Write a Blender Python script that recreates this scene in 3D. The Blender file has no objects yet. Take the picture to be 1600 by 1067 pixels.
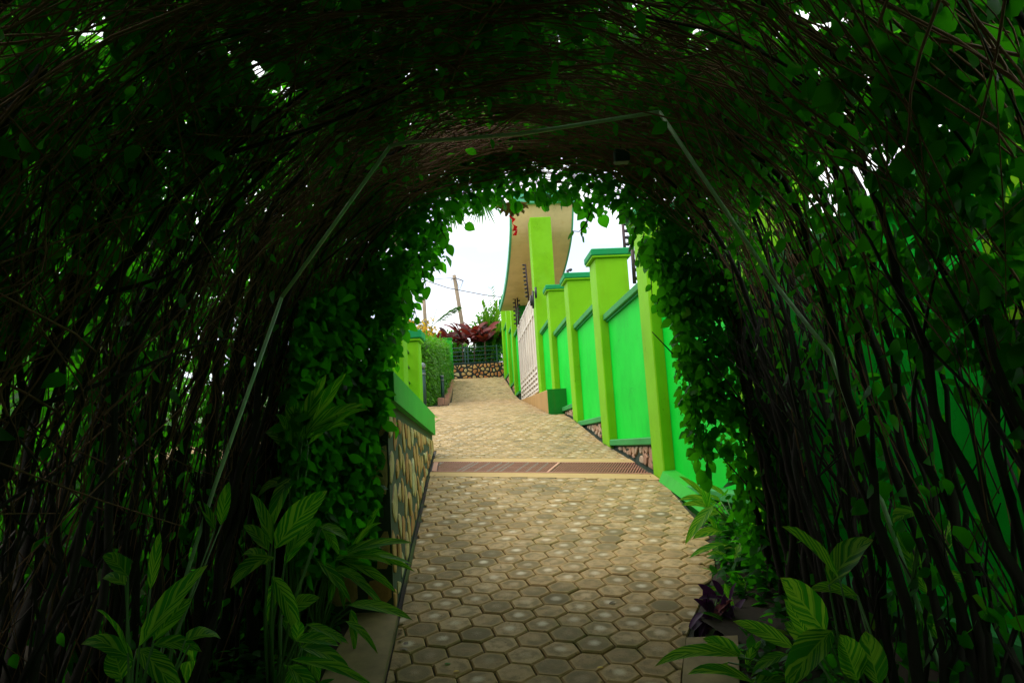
import bpy, bmesh, math, random
import numpy as np
from mathutils import Vector, Matrix

random.seed(7)
rng = np.random.default_rng(7)
sc = bpy.context.scene
COL = sc.collection
ZO = 1.635                      # eye height: geometry below is written with the eye at z = 0, lifted at the end

# ------------------------------------------------------------------ camera
W = np.array([[0.9982398, -0.05930637, 0.0],
              [0.008561243, 0.1441021, 0.9895258],
              [-0.05868519, -0.9877841, 0.1443562]])      # columns: image right, image down, forward
FPX = 1117.0
cam = bpy.data.cameras.new('camera')
cam.sensor_width = 36.0
cam.lens = FPX / 1600 * 36.0
cam.clip_start = 0.05
cam.clip_end = 2000
camo = bpy.data.objects.new('camera', cam)
COL.objects.link(camo)
M = Matrix.Identity(4)
for r in range(3):
    M[r][0], M[r][1], M[r][2] = W[r, 0], -W[r, 1], -W[r, 2]
M[2][3] = ZO
camo.matrix_world = M
sc.camera = camo

# ------------------------------------------------------------------ sky, sun, exposure
SUN_EL, SUN_AZ = math.radians(62), math.radians(-80)       # azimuth from +Y, clockwise: the sun stands high to the left
world = bpy.data.worlds.new('World')
sc.world = world
world.use_nodes = True
nt = world.node_tree
for n in list(nt.nodes):
    nt.nodes.remove(n)
out = nt.nodes.new('ShaderNodeOutputWorld')
bg = nt.nodes.new('ShaderNodeBackground')
bg.inputs['Strength'].default_value = 0.10
sky = nt.nodes.new('ShaderNodeTexSky')
sky.sky_type = 'NISHITA'
sky.sun_disc = False
sky.sun_elevation = SUN_EL
sky.sun_rotation = SUN_AZ
tc = nt.nodes.new('ShaderNodeTexCoord')
mp = nt.nodes.new('ShaderNodeMapping')
mp.inputs['Scale'].default_value = (1.6, 1.6, 4.0)
mp.inputs['Location'].default_value = (-2.69971818, 0.03793379, 0.11540418)
nz = nt.nodes.new('ShaderNodeTexNoise')
nz.inputs['Scale'].default_value = 1.5
nz.inputs['Detail'].default_value = 6
nz.inputs['Roughness'].default_value = 0.52
rp = nt.nodes.new('ShaderNodeValToRGB')
rp.color_ramp.elements[0].position = 0.34
rp.color_ramp.elements[0].color = (0.32, 0.32, 0.32, 1)
rp.color_ramp.elements[1].position = 0.47
rp.color_ramp.elements[1].color = (1, 1, 1, 1)
mx = nt.nodes.new('ShaderNodeMixRGB')
mx.inputs['Color2'].default_value = (10.5, 10.5, 10.7, 1)
nt.links.new(tc.outputs['Generated'], mp.inputs['Vector'])
nt.links.new(mp.outputs['Vector'], nz.inputs['Vector'])
nt.links.new(nz.outputs['Fac'], rp.inputs['Fac'])
nt.links.new(rp.outputs['Color'], mx.inputs['Fac'])
nt.links.new(sky.outputs['Color'], mx.inputs['Color1'])
nt.links.new(mx.outputs['Color'], bg.inputs['Color'])
nt.links.new(bg.outputs['Background'], out.inputs['Surface'])

sl = bpy.data.lights.new('sun', 'SUN')
sl.energy = 1.1
sl.angle = math.radians(30)
sl.color = (1.0, 0.93, 0.82)
so = bpy.data.objects.new('sun', sl)
COL.objects.link(so)
sd = Vector((math.sin(SUN_AZ) * math.cos(SUN_EL), math.cos(SUN_AZ) * math.cos(SUN_EL), math.sin(SUN_EL)))
so.rotation_euler = sd.to_track_quat('Z', 'Y').to_euler()
so.location = (0, 0, 30)

vs = sc.view_settings
vs.view_transform = 'Standard'
vs.look = 'None'
vs.exposure = 1.0
vs.gamma = 1.0
vs.use_curve_mapping = False
sc.cycles.max_bounces = 8
sc.cycles.diffuse_bounces = 4
sc.cycles.transmission_bounces = 6
sc.cycles.transparent_max_bounces = 8
sc.cycles.use_denoising = True

# ------------------------------------------------------------------ frames and ground
WX, WY = np.array([0.0796, 0.0]), None
w2 = np.array([-0.07936, 0.99685])          # along the boundary wall
n2 = np.array([0.99685, 0.07936])           # from the path towards the wall


def so3(s, o, z):
    p = w2 * s + n2 * o
    return (p[0], p[1], z)


def px(u, v, y):
    """point at depth y (metres ahead) seen in direction u, v of the photograph"""
    r = W @ np.array([u - 800.0, v - 533.5, FPX])
    return r * (y / r[1])


_Y = np.array([-300, -40, -20, 7.6, 8.8, 10.2, 12.7, 14.0, 17.0, 20.0, 23.0, 25.4, 27.7, 30.5, 31.3, 34, 60, 400.0])
_Z = np.array([-5.6, -5.6, -5.0, -.35, -.18, .0, .44, .59, .93, 1.26, 1.44, 1.81, 2.33, 2.9, 3.03, 3.1, 3.2, 3.2])
_ys = np.linspace(-60, 60, 2401)
_zs = np.interp(_ys, _Y, _Z)
_k = np.exp(-np.linspace(-2, 2, 25) ** 2)
_k /= _k.sum()
_zs2 = np.convolve(np.pad(_zs, 12, 'edge'), _k, 'valid')


def zg(x, y):
    z = np.where(np.abs(y) < 59, np.interp(y, _ys, _zs2), np.interp(y, _Y, _Z))
    return z - 0.0166 * np.clip(x, -6, 6)


def zgf(x, y):
    return float(zg(np.float64(x), np.float64(y)))


# ------------------------------------------------------------------ object helpers
def mesh_obj(name, verts, faces, mat, parent=None, smooth=False, uv=None, rnd=None, loc=None):
    """verts in the eye frame; the object's origin goes to loc (or its parent's loc)"""
    me = bpy.data.meshes.new(name)
    verts = np.asarray(verts, dtype=np.float64).reshape(-1, 3)
    org = np.array(loc if loc is not None else (parent['_o'] if parent is not None and '_o' in parent else (0, 0, 0)), dtype=np.float64)
    if isinstance(faces, np.ndarray):
        k = faces.shape[1]
        me.vertices.add(len(verts))
        me.vertices.foreach_set('co', (verts - org).astype(np.float32).ravel())
        me.loops.add(faces.size)
        me.loops.foreach_set('vertex_index', faces.astype(np.int32).ravel())
        me.polygons.add(len(faces))
        me.polygons.foreach_set('loop_start', np.arange(0, faces.size, k, dtype=np.int32))
        me.polygons.foreach_set('loop_total', np.full(len(faces), k, dtype=np.int32))
        me.update(calc_edges=True)
    else:
        me.from_pydata((verts - org).tolist(), [], [list(f) for f in faces])
        me.update()
    if uv is not None:
        ul = me.uv_layers.new(name='UVMap')
        idx = np.empty(len(me.loops), dtype=np.int32)
        me.loops.foreach_get('vertex_index', idx)
        ul.data.foreach_set('uv', np.asarray(uv, dtype=np.float32)[idx].ravel())
    if rnd is not None:
        a = me.attributes.new('rnd', 'FLOAT', 'POINT')
        a.data.foreach_set('value', np.broadcast_to(np.asarray(rnd, dtype=np.float32), (len(verts),)).copy())
    if smooth:
        me.polygons.foreach_set('use_smooth', np.ones(len(me.polygons), dtype=bool))
    for m in (mat if isinstance(mat, (list, tuple)) else [mat]):
        me.materials.append(m)
    o = bpy.data.objects.new(name, me)
    COL.objects.link(o)
    if parent is not None:
        o.parent = parent
        po = np.array(parent['_o']) if '_o' in parent else np.zeros(3)
        o.location = tuple(org - po)
    else:
        o.location = tuple(org)
    o['_o'] = [float(c) for c in org]
    return o


def thing(name, label, cat, loc=(0, 0, 0), group=None):
    o = bpy.data.objects.new(name, None)
    o.empty_display_size = 0.2
    COL.objects.link(o)
    o.location = tuple(float(c) for c in loc)
    o['_o'] = [float(c) for c in loc]
    o['label'] = label
    o['category'] = cat
    o['kind'] = 'thing'
    if group:
        o['group'] = group
    return o


def tag(o, label=None, cat=None, group=None, kind=None):
    for k, v in (('label', label), ('category', cat), ('group', group), ('kind', kind)):
        if v:
            o[k] = v
    if cat and not kind:
        o['kind'] = 'thing'
    return o


BOXF = [(0, 3, 2, 1), (4, 5, 6, 7), (0, 1, 5, 4), (1, 2, 6, 5), (2, 3, 7, 6), (3, 0, 4, 7)]


def bevelled(verts, faces, w):
    bm = bmesh.new()
    vv = [bm.verts.new(v) for v in verts]
    for f in faces:
        bm.faces.new([vv[i] for i in f])
    bmesh.ops.recalc_face_normals(bm, faces=bm.faces)
    if w > 0:
        bmesh.ops.bevel(bm, geom=list(bm.edges), offset=w, segments=1, profile=0.5, affect='EDGES')
    bm.verts.ensure_lookup_table()
    V = [tuple(v.co) for v in bm.verts]
    bm.verts.index_update()
    F = [tuple(v.index for v in f.verts) for f in bm.faces]
    bm.free()
    return V, F


def box(name, s0, s1, o0, o1, z0, z1, mat, parent=None, bev=0.006, dz=0.0, loc=None, taper=0.0):
    """box in the wall frame; dz raises the far (s1) end"""
    v = [so3(s0, o0, z0), so3(s0, o1, z0), so3(s1, o1, z0 + dz), so3(s1, o0, z0 + dz),
         so3(s0 - taper, o0 - taper, z1), so3(s0 - taper, o1 + taper, z1), so3(s1 + taper, o1 + taper, z1 + dz), so3(s1 + taper, o0 - taper, z1 + dz)]
    V, F = bevelled(v, BOXF, bev)
    return mesh_obj(name, V, F, mat, parent, loc=loc)


def wbox(name, x0, x1, y0, y1, z0, z1, mat, parent=None, bev=0.005, loc=None):
    v = [(x0, y0, z0), (x1, y0, z0), (x1, y1, z0), (x0, y1, z0), (x0, y0, z1), (x1, y0, z1), (x1, y1, z1), (x0, y1, z1)]
    V, F = bevelled(v, BOXF, bev)
    return mesh_obj(name, V, F, mat, parent, loc=loc)


def tube_vf(pts, rad, n=6, cap=True):
    pts = np.asarray(pts, dtype=np.float64)
    m = len(pts)
    rad = np.broadcast_to(np.asarray(rad, dtype=np.float64), (m,))
    tan = np.gradient(pts, axis=0)
    tan /= np.linalg.norm(tan, axis=1)[:, None] + 1e-12
    ref = np.array([0, 0, 1.0]) if abs(tan[0, 2]) < 0.8 else np.array([1.0, 0, 0])
    V = []
    a = ref
    for i in range(m):
        a = a - tan[i] * (a @ tan[i])
        a /= np.linalg.norm(a) + 1e-12
        b = np.cross(tan[i], a)
        for k in range(n):
            th = 2 * math.pi * k / n
            V.append(pts[i] + rad[i] * (math.cos(th) * a + math.sin(th) * b))
    F = []
    for i in range(m - 1):
        for k in range(n):
            k2 = (k + 1) % n
            F.append((i * n + k, i * n + k2, (i + 1) * n + k2, (i + 1) * n + k))
    if cap:
        F.append(tuple(range(n - 1, -1, -1)))
        F.append(tuple(range((m - 1) * n, m * n)))
    return V, F


def tube(name, pts, rad, mat, parent=None, n=6, loc=None, smooth=True):
    V, F = tube_vf(pts, rad, n)
    return mesh_obj(name, V, F, mat, parent, smooth=smooth, loc=loc)


class MB:
    def __init__(s):
        s.v, s.f = [], []

    def add(s, V, F):
        b = len(s.v)
        s.v += [tuple(p) for p in V]
        s.f += [tuple(i + b for i in q) for q in F]


# ------------------------------------------------------------------ materials
def new_mat(name):
    m = bpy.data.materials.new(name)
    m.use_nodes = True
    t = m.node_tree
    b = t.nodes['Principled BSDF']
    return m, t, b


def N(t, typ, **kw):
    n = t.nodes.new(typ)
    for k, v in kw.items():
        n.inputs[k].default_value = v
    return n


def ramp(t, fac, stops):
    r = t.nodes.new('ShaderNodeValToRGB')
    e = r.color_ramp.elements
    while len(e) < len(stops):
        e.new(0.5)
    for i, (p, c) in enumerate(stops):
        e[i].position = p
        e[i].color = (*c, 1)
    t.links.new(fac, r.inputs['Fac'])
    return r.outputs['Color']


def mixc(t, fac, a, b, mode='MIX'):
    m = t.nodes.new('ShaderNodeMixRGB')
    m.blend_type = mode
    for s, v in (('Fac', fac), ('Color1', a), ('Color2', b)):
        if hasattr(v, 'links'):
            t.links.new(v, m.inputs[s])
        else:
            m.inputs[s].default_value = v if s == 'Fac' else (*v, 1)
    return m.outputs['Color']


def mth(t, op, a, b=None, c=None):
    m = t.nodes.new('ShaderNodeMath')
    m.operation = op
    for i, v in enumerate((a, b, c)):
        if v is None:
            continue
        if hasattr(v, 'links'):
            t.links.new(v, m.inputs[i])
        else:
            m.inputs[i].default_value = v
    return m.outputs[0]


def noise(t, scale, detail=5, rough=0.55, vec=None, obj=True):
    n = N(t, 'ShaderNodeTexNoise', Scale=scale, Detail=detail, Roughness=rough)
    if vec is None:
        c = t.nodes.new('ShaderNodeNewGeometry')
        vec = c.outputs['Position']
    t.links.new(vec, n.inputs['Vector'])
    return n.outputs['Fac']


def bump(t, b, h, strength=0.3, dist=0.01):
    n = N(t, 'ShaderNodeBump', Strength=strength, Distance=dist)
    t.links.new(h, n.inputs['Height'])
    t.links.new(n.outputs['Normal'], b.inputs['Normal'])


def paint(name, base, dirt=(0.25, 0.2, 0.1), amount=0.35, rough=0.65, grain=90.0, streak=True, chips=None):
    m, t, b = new_mat(name)
    big = noise(t, 1.7, 6, 0.6)
    g = t.nodes.new('ShaderNodeNewGeometry')
    c = mixc(t, ramp_f(t, big, 0.35, 0.75), base, tuple(x * 0.84 for x in base))
    if streak:
        mpn = t.nodes.new('ShaderNodeMapping')
        mpn.inputs['Scale'].default_value = (9, 9, 0.7)
        t.links.new(g.outputs['Position'], mpn.inputs['Vector'])
        st = noise(t, 1.0, 5, 0.6, mpn.outputs['Vector'])
        c = mixc(t, mth(t, 'MULTIPLY', ramp_f(t, st, 0.52, 0.8), amount), c, dirt)
    pt = noise(t, 0.8, 7, 0.7)
    c = mixc(t, mth(t, 'MULTIPLY', ramp_f(t, pt, 0.5, 0.62), 0.22), c, tuple(min(1.0, x * 1.15 + 0.03) for x in base))
    vo = t.nodes.new('ShaderNodeTexVoronoi')
    vo.feature = 'DISTANCE_TO_EDGE'
    vo.inputs['Scale'].default_value = 1.1
    wv = t.nodes.new('ShaderNodeVectorMath')
    wv.operation = 'ADD'
    wn_ = N(t, 'ShaderNodeTexNoise', Scale=2.5, Detail=6.0)
    t.links.new(g.outputs['Position'], wn_.inputs['Vector'])
    t.links.new(g.outputs['Position'], wv.inputs[0])
    t.links.new(wn_.outputs['Color'], wv.inputs[1])
    t.links.new(wv.outputs[0], vo.inputs['Vector'])
    crack = mth(t, 'MULTIPLY', ramp_f(t, vo.outputs['Distance'], 0.006, 0.001), ramp_f(t, big, 0.5, 0.6))
    c = mixc(t, mth(t, 'MULTIPLY', crack, 0.4), c, tuple(x * 0.3 for x in dirt))
    if chips:
        ch = noise(t, 26, 4, 0.6)
        c = mixc(t, ramp_f(t, ch, 0.68, 0.72), c, chips)
    t.links.new(c, b.inputs['Base Color'])
    b.inputs['Roughness'].default_value = rough
    b.inputs['Specular IOR Level'].default_value = 0.12
    bump(t, b, noise(t, grain, 4, 0.6), 0.35, 0.004)
    return m


def ramp_f(t, fac, lo, hi):
    r = t.nodes.new('ShaderNodeMapRange')
    r.interpolation_type = 'SMOOTHSTEP'
    r.inputs['From Min'].default_value = lo
    r.inputs['From Max'].default_value = hi
    t.links.new(fac, r.inputs['Value'])
    return r.outputs['Result']


def plain(name, c, rough=0.6, metal=0.0, var=0.25, scale=12):
    m, t, b = new_mat(name)
    col = mixc(t, noise(t, scale, 5, 0.6), tuple(x * (1 - var) for x in c), tuple(min(1, x * (1 + var)) for x in c))
    t.links.new(col, b.inputs['Base Color'])
    b.inputs['Roughness'].default_value = rough
    b.inputs['Metallic'].default_value = metal
    bump(t, b, noise(t, scale * 5, 3), 0.25, 0.004)
    return m


def leaf_mat(name, dark, light, trans, rough=0.5, tw=0.4, spec=0.18):
    m, t, b = new_mat(name)
    a = t.nodes.new('ShaderNodeAttribute')
    a.attribute_name = 'rnd'
    c = ramp(t, a.outputs['Fac'], [(0.0, dark), (0.75, light), (0.972, light), (0.985, (light[0] * 2.5 + 0.10, light[1] * 0.9 + 0.06, light[2]))])
    t.links.new(c, b.inputs['Base Color'])
    b.inputs['Roughness'].default_value = rough
    b.inputs['Specular IOR Level'].default_value = spec
    tr = t.nodes.new('ShaderNodeBsdfTranslucent')
    tcol = mixc(t, a.outputs['Fac'], tuple(x * 0.7 for x in trans), trans)
    t.links.new(tcol, tr.inputs['Color'])
    mxs = t.nodes.new('ShaderNodeMixShader')
    mxs.inputs['Fac'].default_value = tw
    t.links.new(b.outputs['BSDF'], mxs.inputs[1])
    t.links.new(tr.outputs['BSDF'], mxs.inputs[2])
    t.links.new(mxs.outputs['Shader'], t.nodes['Material Output'].inputs['Surface'])
    return m


def striped_mat(name):
    """ginger leaf: green with yellow-green stripes running out along the side veins; uv = (-1..1 across, 0..1 along)"""
    m, t, b = new_mat(name)
    u = t.nodes.new('ShaderNodeUVMap')
    s = t.nodes.new('ShaderNodeSeparateXYZ')
    t.links.new(u.outputs['UV'], s.inputs[0])
    au = mth(t, 'ABSOLUTE', s.outputs['X'])
    oi = t.nodes.new('ShaderNodeObjectInfo')
    ph = mth(t, 'SUBTRACT', s.outputs['Y'], mth(t, 'MULTIPLY', au, 0.33))
    side = mth(t, 'MULTIPLY', mth(t, 'SIGN', s.outputs['X']), 0.9)
    comb = t.nodes.new('ShaderNodeCombineXYZ')
    t.links.new(mth(t, 'MULTIPLY', ph, 14.0), comb.inputs[0])
    t.links.new(side, comb.inputs[1])
    t.links.new(mth(t, 'MULTIPLY', oi.outputs['Random'], 37.0), comb.inputs[2])
    n1 = N(t, 'ShaderNodeTexNoise', Scale=1.0, Detail=3.0, Roughness=0.55)
    t.links.new(comb.outputs[0], n1.inputs['Vector'])
    st = ramp_f(t, n1.outputs['Fac'], 0.47, 0.57)
    mid = ramp_f(t, au, 0.07, 0.02)
    fac = mth(t, 'MAXIMUM', mth(t, 'MULTIPLY', st, 0.85), mth(t, 'MULTIPLY', mid, 0.7))
    c = mixc(t, fac, (0.016, 0.15, 0.005), (0.23, 0.50, 0.025))
    old = mth(t, 'MULTIPLY', ramp_f(t, noise(t, 9, 3), 0.6, 0.75), 0.35)
    c = mixc(t, old, c, (0.30, 0.26, 0.03))
    tipb = ramp_f(t, mth(t, 'ADD', s.outputs['Y'], mth(t, 'MULTIPLY', mth(t, 'SUBTRACT', noise(t, 30, 3), 0.5), 0.25)), 0.93, 0.98)
    c = mixc(t, tipb, c, (0.20, 0.12, 0.03))
    spk = ramp_f(t, noise(t, 70, 2), 0.70, 0.74)
    c = mixc(t, mth(t, 'MULTIPLY', spk, 0.7), c, (0.14, 0.10, 0.02))
    t.links.new(c, b.inputs['Base Color'])
    b.inputs['Roughness'].default_value = 0.5
    b.inputs['Specular IOR Level'].default_value = 0.14
    bump(t, b, n1.outputs['Fac'], 0.25, 0.006)
    tr = t.nodes.new('ShaderNodeBsdfTranslucent')
    tcol = mixc(t, fac, (0.06, 0.45, 0.010), (0.42, 0.80, 0.04))
    t.links.new(tcol, tr.inputs['Color'])
    mxs = t.nodes.new('ShaderNodeMixShader')
    mxs.inputs['Fac'].default_value = 0.5
    t.links.new(b.outputs['BSDF'], mxs.inputs[1])
    t.links.new(tr.outputs['BSDF'], mxs.inputs[2])
    t.links.new(mxs.outputs['Shader'], t.nodes['Material Output'].inputs['Surface'])
    return m


def paver_mat():
    m, t, b = new_mat('paver_concrete')
    u = t.nodes.new('ShaderNodeUVMap')
    ln = t.nodes.new('ShaderNodeVectorMath')
    ln.operation = 'LENGTH'
    t.links.new(u.outputs['UV'], ln.inputs[0])
    r = ln.outputs['Value']
    a = t.nodes.new('ShaderNodeAttribute')
    a.attribute_name = 'rnd'
    base = ramp(t, a.outputs['Fac'], [(0.0, (0.12, 0.09, 0.04)), (0.14, (0.23, 0.165, 0.078)), (0.6, (0.39, 0.265, 0.125)), (1.0, (0.47, 0.335, 0.175))])
    n1 = noise(t, 14, 6, 0.65)
    n2_ = noise(t, 130, 4, 0.6)
    c = mixc(t, ramp_f(t, n1, 0.35, 0.72), base, mixc(t, 0.55, base, (0.16, 0.125, 0.05)))
    halo = mth(t, 'MULTIPLY', ramp_f(t, r, 0.18, 0.42), ramp_f(t, r, 0.80, 0.55))
    c = mixc(t, mth(t, 'MULTIPLY', halo, mth(t, 'MULTIPLY', ramp_f(t, n1, 0.38, 0.6), 0.6)), c, (0.17, 0.135, 0.06))
    # worn pale centre on some of the blocks
    wn = N(t, 'ShaderNodeTexWhiteNoise')
    wn.noise_dimensions = '1D'
    t.links.new(mth(t, 'MULTIPLY', a.outputs['Fac'], 91.7), wn.inputs['W'])
    rr = mth(t, 'ADD', r, mth(t, 'MULTIPLY', mth(t, 'SUBTRACT', n1, 0.5), 0.35))
    spot = mth(t, 'MULTIPLY', ramp_f(t, rr, 0.42, 0.10), ramp_f(t, wn.outputs['Value'], 0.4, 0.85))
    c = mixc(t, mth(t, 'MULTIPLY', spot, 0.78), c, (0.66, 0.59, 0.44))
    ring = mth(t, 'MULTIPLY', ramp_f(t, r, 0.62, 0.84), 0.55)
    c = mixc(t, ring, c, (0.46, 0.31, 0.12))
    moss = mth(t, 'MULTIPLY', ramp_f(t, noise(t, 2.3, 5, 0.6), 0.55, 0.72), ramp_f(t, r, 0.45, 1.0))
    c = mixc(t, mth(t, 'MULTIPLY', moss, 0.6), c, (0.09, 0.12, 0.02))
    c = mixc(t, mth(t, 'MULTIPLY', ramp_f(t, n2_, 0.5, 0.75), 0.28), c, (0.12, 0.09, 0.05))
    blot = ramp_f(t, noise(t, 0.9, 6, 0.7), 0.5, 0.68)
    c = mixc(t, mth(t, 'MULTIPLY', blot, 0.35), c, (0.15, 0.135, 0.075))
    chip = ramp_f(t, noise(t, 45, 3, 0.5), 0.66, 0.70)
    c = mixc(t, mth(t, 'MULTIPLY', chip, 0.6), c, (0.13, 0.10, 0.055))
    t.links.new(c, b.inputs['Base Color'])
    b.inputs['Roughness'].default_value = 0.82
    b.inputs['Specular IOR Level'].default_value = 0.25
    bump(t, b, mth(t, 'ADD', n2_, mth(t, 'MULTIPLY', n1, 1.5)), 0.45, 0.004)
    return m


M_PAVER = paver_mat()
def joint_mat():
    m, t, b = new_mat('joint_soil')
    c = mixc(t, ramp_f(t, noise(t, 1.6, 5, 0.65), 0.48, 0.68), (0.018, 0.015, 0.008), (0.05, 0.095, 0.010))
    t.links.new(c, b.inputs['Base Color'])
    b.inputs['Roughness'].default_value = 0.95
    bump(t, b, noise(t, 120, 3), 0.6, 0.006)
    return m


M_JOINT = joint_mat()
M_STRIP = plain('path_concrete', (0.43, 0.29, 0.11), 0.85, var=0.18, scale=7)
M_KERB = plain('kerb_concrete', (0.23, 0.175, 0.075), 0.85, var=0.65, scale=7)
M_SOIL = plain('soil', (0.026, 0.018, 0.008), 0.95, var=0.5, scale=9)
M_EARTH = plain('ground_grass', (0.05, 0.10, 0.02), 0.95, var=0.5, scale=3)
M_LIME = paint('lime_paint', (0.185, 0.50, 0.005), (0.20, 0.27, 0.004), 0.35)
M_PANEL = paint('panel_paint', (0.0, 0.62, 0.032), (0.01, 0.42, 0.03), 0.5)
M_CAP = paint('cap_paint', (0.012, 0.28, 0.085), (0.05, 0.18, 0.06), 0.3)
M_LEDGE = paint('ledge_paint', (0.04, 0.29, 0.07), (0.12, 0.2, 0.06), 0.4, chips=(0.3, 0.24, 0.17))
M_BAND = paint('band_paint', (0.035, 0.40, 0.035), (0.03, 0.22, 0.03), 0.5)
M_DKGREEN = paint('dark_green_paint_and_shade', (0.012, 0.20, 0.02), (0.09, 0.14, 0.02), 0.5)
M_BARECONC = paint('bare_concrete', (0.42, 0.26, 0.10), (0.22, 0.11, 0.035), 0.7)
M_SOFFIT = paint('soffit_paint', (0.80, 0.60, 0.33), (0.6, 0.33, 0.10), 0.25, streak=True)
M_TEALRIM = paint('teal_rim_paint', (0.10, 0.42, 0.24), (0.08, 0.25, 0.12), 0.3)
M_GATE = paint('gate_paint', (0.74, 0.69, 0.60), (0.4, 0.22, 0.14), 0.3, rough=0.45)
M_RUSTRED = plain('rust_red', (0.16, 0.03, 0.02), 0.7, scale=8)
M_GRATE = plain('grate_rust', (0.36, 0.16, 0.105), 0.7, 0.25, var=0.4, scale=18)
M_GREYBAR = plain('grate_steel', (0.36, 0.27, 0.22), 0.6, 0.3, var=0.4, scale=18)
M_IRONG = plain('iron_green', (0.012, 0.05, 0.045), 0.5, 0.2, scale=15)
M_GREY = plain('post_grey', (0.16, 0.19, 0.20), 0.5, 0.3, scale=15)
M_BLACK = plain('black_plastic_and_drain_shade', (0.012, 0.012, 0.014), 0.5)
M_DARKROD = plain('dark_rod', (0.05, 0.028, 0.03), 0.55, 0.3)
M_MORTAR = plain('dark_mortar', (0.030, 0.055, 0.032), 0.85, var=0.4, scale=14)
M_MORTARB = plain('black_mortar', (0.012, 0.018, 0.017), 0.85, var=0.4, scale=14)
M_PIPE = plain('galvanised_pipe', (0.52, 0.74, 0.50), 0.4, 0.1, var=0.35, scale=20)
M_STEM = plain('vine_bark', (0.016, 0.010, 0.006), 0.85, var=0.5, scale=14)
M_TWIG = plain('twig_bark', (0.17, 0.075, 0.034), 0.8, var=0.5, scale=9)
M_WOODPOLE = plain('pole_wood', (0.26, 0.2, 0.13), 0.8, var=0.3, scale=5)
M_BARK = plain('tree_bark', (0.09, 0.06, 0.035), 0.9, scale=8)
M_RED = leaf_mat('red_ribbon', (0.6, 0.010, 0.012), (0.7, 0.012, 0.015), (0.9, 0.02, 0.02), tw=0.5)
M_DRYLEAF = leaf_mat('dry_palm', (0.10, 0.075, 0.02), (0.16, 0.11, 0.035), (0.2, 0.15, 0.03), tw=0.3)
M_BRICK = plain('red_block', (0.26, 0.095, 0.04), 0.85, var=0.35, scale=6)
M_PINK = plain('pink_brick', (0.5, 0.26, 0.18), 0.85, var=0.25, scale=8)

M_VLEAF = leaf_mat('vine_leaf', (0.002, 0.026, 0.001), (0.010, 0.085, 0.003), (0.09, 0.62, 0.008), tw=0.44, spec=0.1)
M_SHRUB = leaf_mat('shrub_leaf', (0.020, 0.10, 0.008), (0.055, 0.22, 0.015), (0.15, 0.62, 0.02), tw=0.45)
M_HEDGE = leaf_mat('hedge_leaf', (0.030, 0.13, 0.008), (0.10, 0.33, 0.015), (0.14, 0.5, 0.02), tw=0.35, rough=0.55)
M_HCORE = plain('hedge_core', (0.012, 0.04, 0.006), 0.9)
M_YELLOW = leaf_mat('croton_leaf', (0.20, 0.18, 0.01), (0.65, 0.42, 0.012), (0.6, 0.4, 0.02), tw=0.25)
M_REDLEAF = leaf_mat('red_leaf', (0.035, 0.018, 0.018), (0.17, 0.022, 0.018), (0.25, 0.03, 0.015), tw=0.25)
M_PURPLE = leaf_mat('purple_leaf', (0.02, 0.010, 0.022), (0.075, 0.022, 0.085), (0.10, 0.02, 0.10), tw=0.2)
M_PALM = leaf_mat('palm_leaf', (0.018, 0.09, 0.012), (0.05, 0.19, 0.02), (0.08, 0.32, 0.02), tw=0.3)
M_BRIGHT = leaf_mat('bright_frond', (0.06, 0.2, 0.01), (0.17, 0.40, 0.02), (0.2, 0.5, 0.02), tw=0.35)
M_GINGER = striped_mat('ginger_leaf')
M_GSTEM = plain('ginger_stem', (0.06, 0.17, 0.025), 0.55)


def stone_mat(name, stops):
    m, t, b = new_mat(name)
    a = t.nodes.new('ShaderNodeAttribute')
    a.attribute_name = 'rnd'
    c = ramp(t, a.outputs['Fac'], stops)
    n1 = noise(t, 10, 6, 0.65)
    c = mixc(t, ramp_f(t, n1, 0.4, 0.75), c, mixc(t, 0.6, c, (0.2, 0.11, 0.04)))
    t.links.new(c, b.inputs['Base Color'])
    b.inputs['Roughness'].default_value = 0.75
    bump(t, b, noise(t, 40, 5), 0.5, 0.01)
    return m


M_STONE = stone_mat('quarry_stone', [(0.0, (0.40, 0.16, 0.045)), (0.35, (0.52, 0.28, 0.09)), (0.75, (0.58, 0.41, 0.17)), (1.0, (0.52, 0.50, 0.30))])
M_STONEO = stone_mat('orange_stone', [(0.0, (0.42, 0.12, 0.035)), (0.5, (0.55, 0.25, 0.07)), (0.8, (0.55, 0.36, 0.14)), (1.0, (0.5, 0.44, 0.24))])
M_STONEP = stone_mat('pink_stone', [(0.0, (0.36, 0.19, 0.11)), (0.5, (0.46, 0.29, 0.18)), (1.0, (0.5, 0.40, 0.28))])

# ------------------------------------------------------------------ terrain
gx = np.unique(np.r_[-400, -150, -60, -30, np.arange(-16, 12.1, 1.0), 30, 60, 150, 400])
gy = np.unique(np.r_[-300, -120, -60, np.arange(-40, 44.1, 1.0), 60, 120, 300, 800])
GX, GY = np.meshgrid(gx, gy)
GZ = zg(GX, np.clip(GY, -299, 390)) - 0.09
V = np.stack([GX, GY, GZ], -1).reshape(-1, 3)
nx_, ny_ = len(gx), len(gy)
ii = np.arange((ny_ - 1) * (nx_ - 1))
r_, c_ = ii // (nx_ - 1), ii % (nx_ - 1)
F = np.stack([r_ * nx_ + c_, r_ * nx_ + c_ + 1, (r_ + 1) * nx_ + c_ + 1, (r_ + 1) * nx_ + c_], -1)
tag(mesh_obj('ground', V, F, M_EARTH, smooth=True), kind='structure')


def xL(y):
    return -0.67 - 0.0712 * (y - 3.4)


_RY = np.array([-12, 0, 2.0, 3.35, 3.84, 4.75, 5.39, 7.1])
_RX = np.array([-0.10, 0.15, 0.36, 0.66, 0.81, 1.22, 1.37, 1.42])


def o_right(y):
    return 1.745 if 13.8 < y < 20.2 else 1.985


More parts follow.
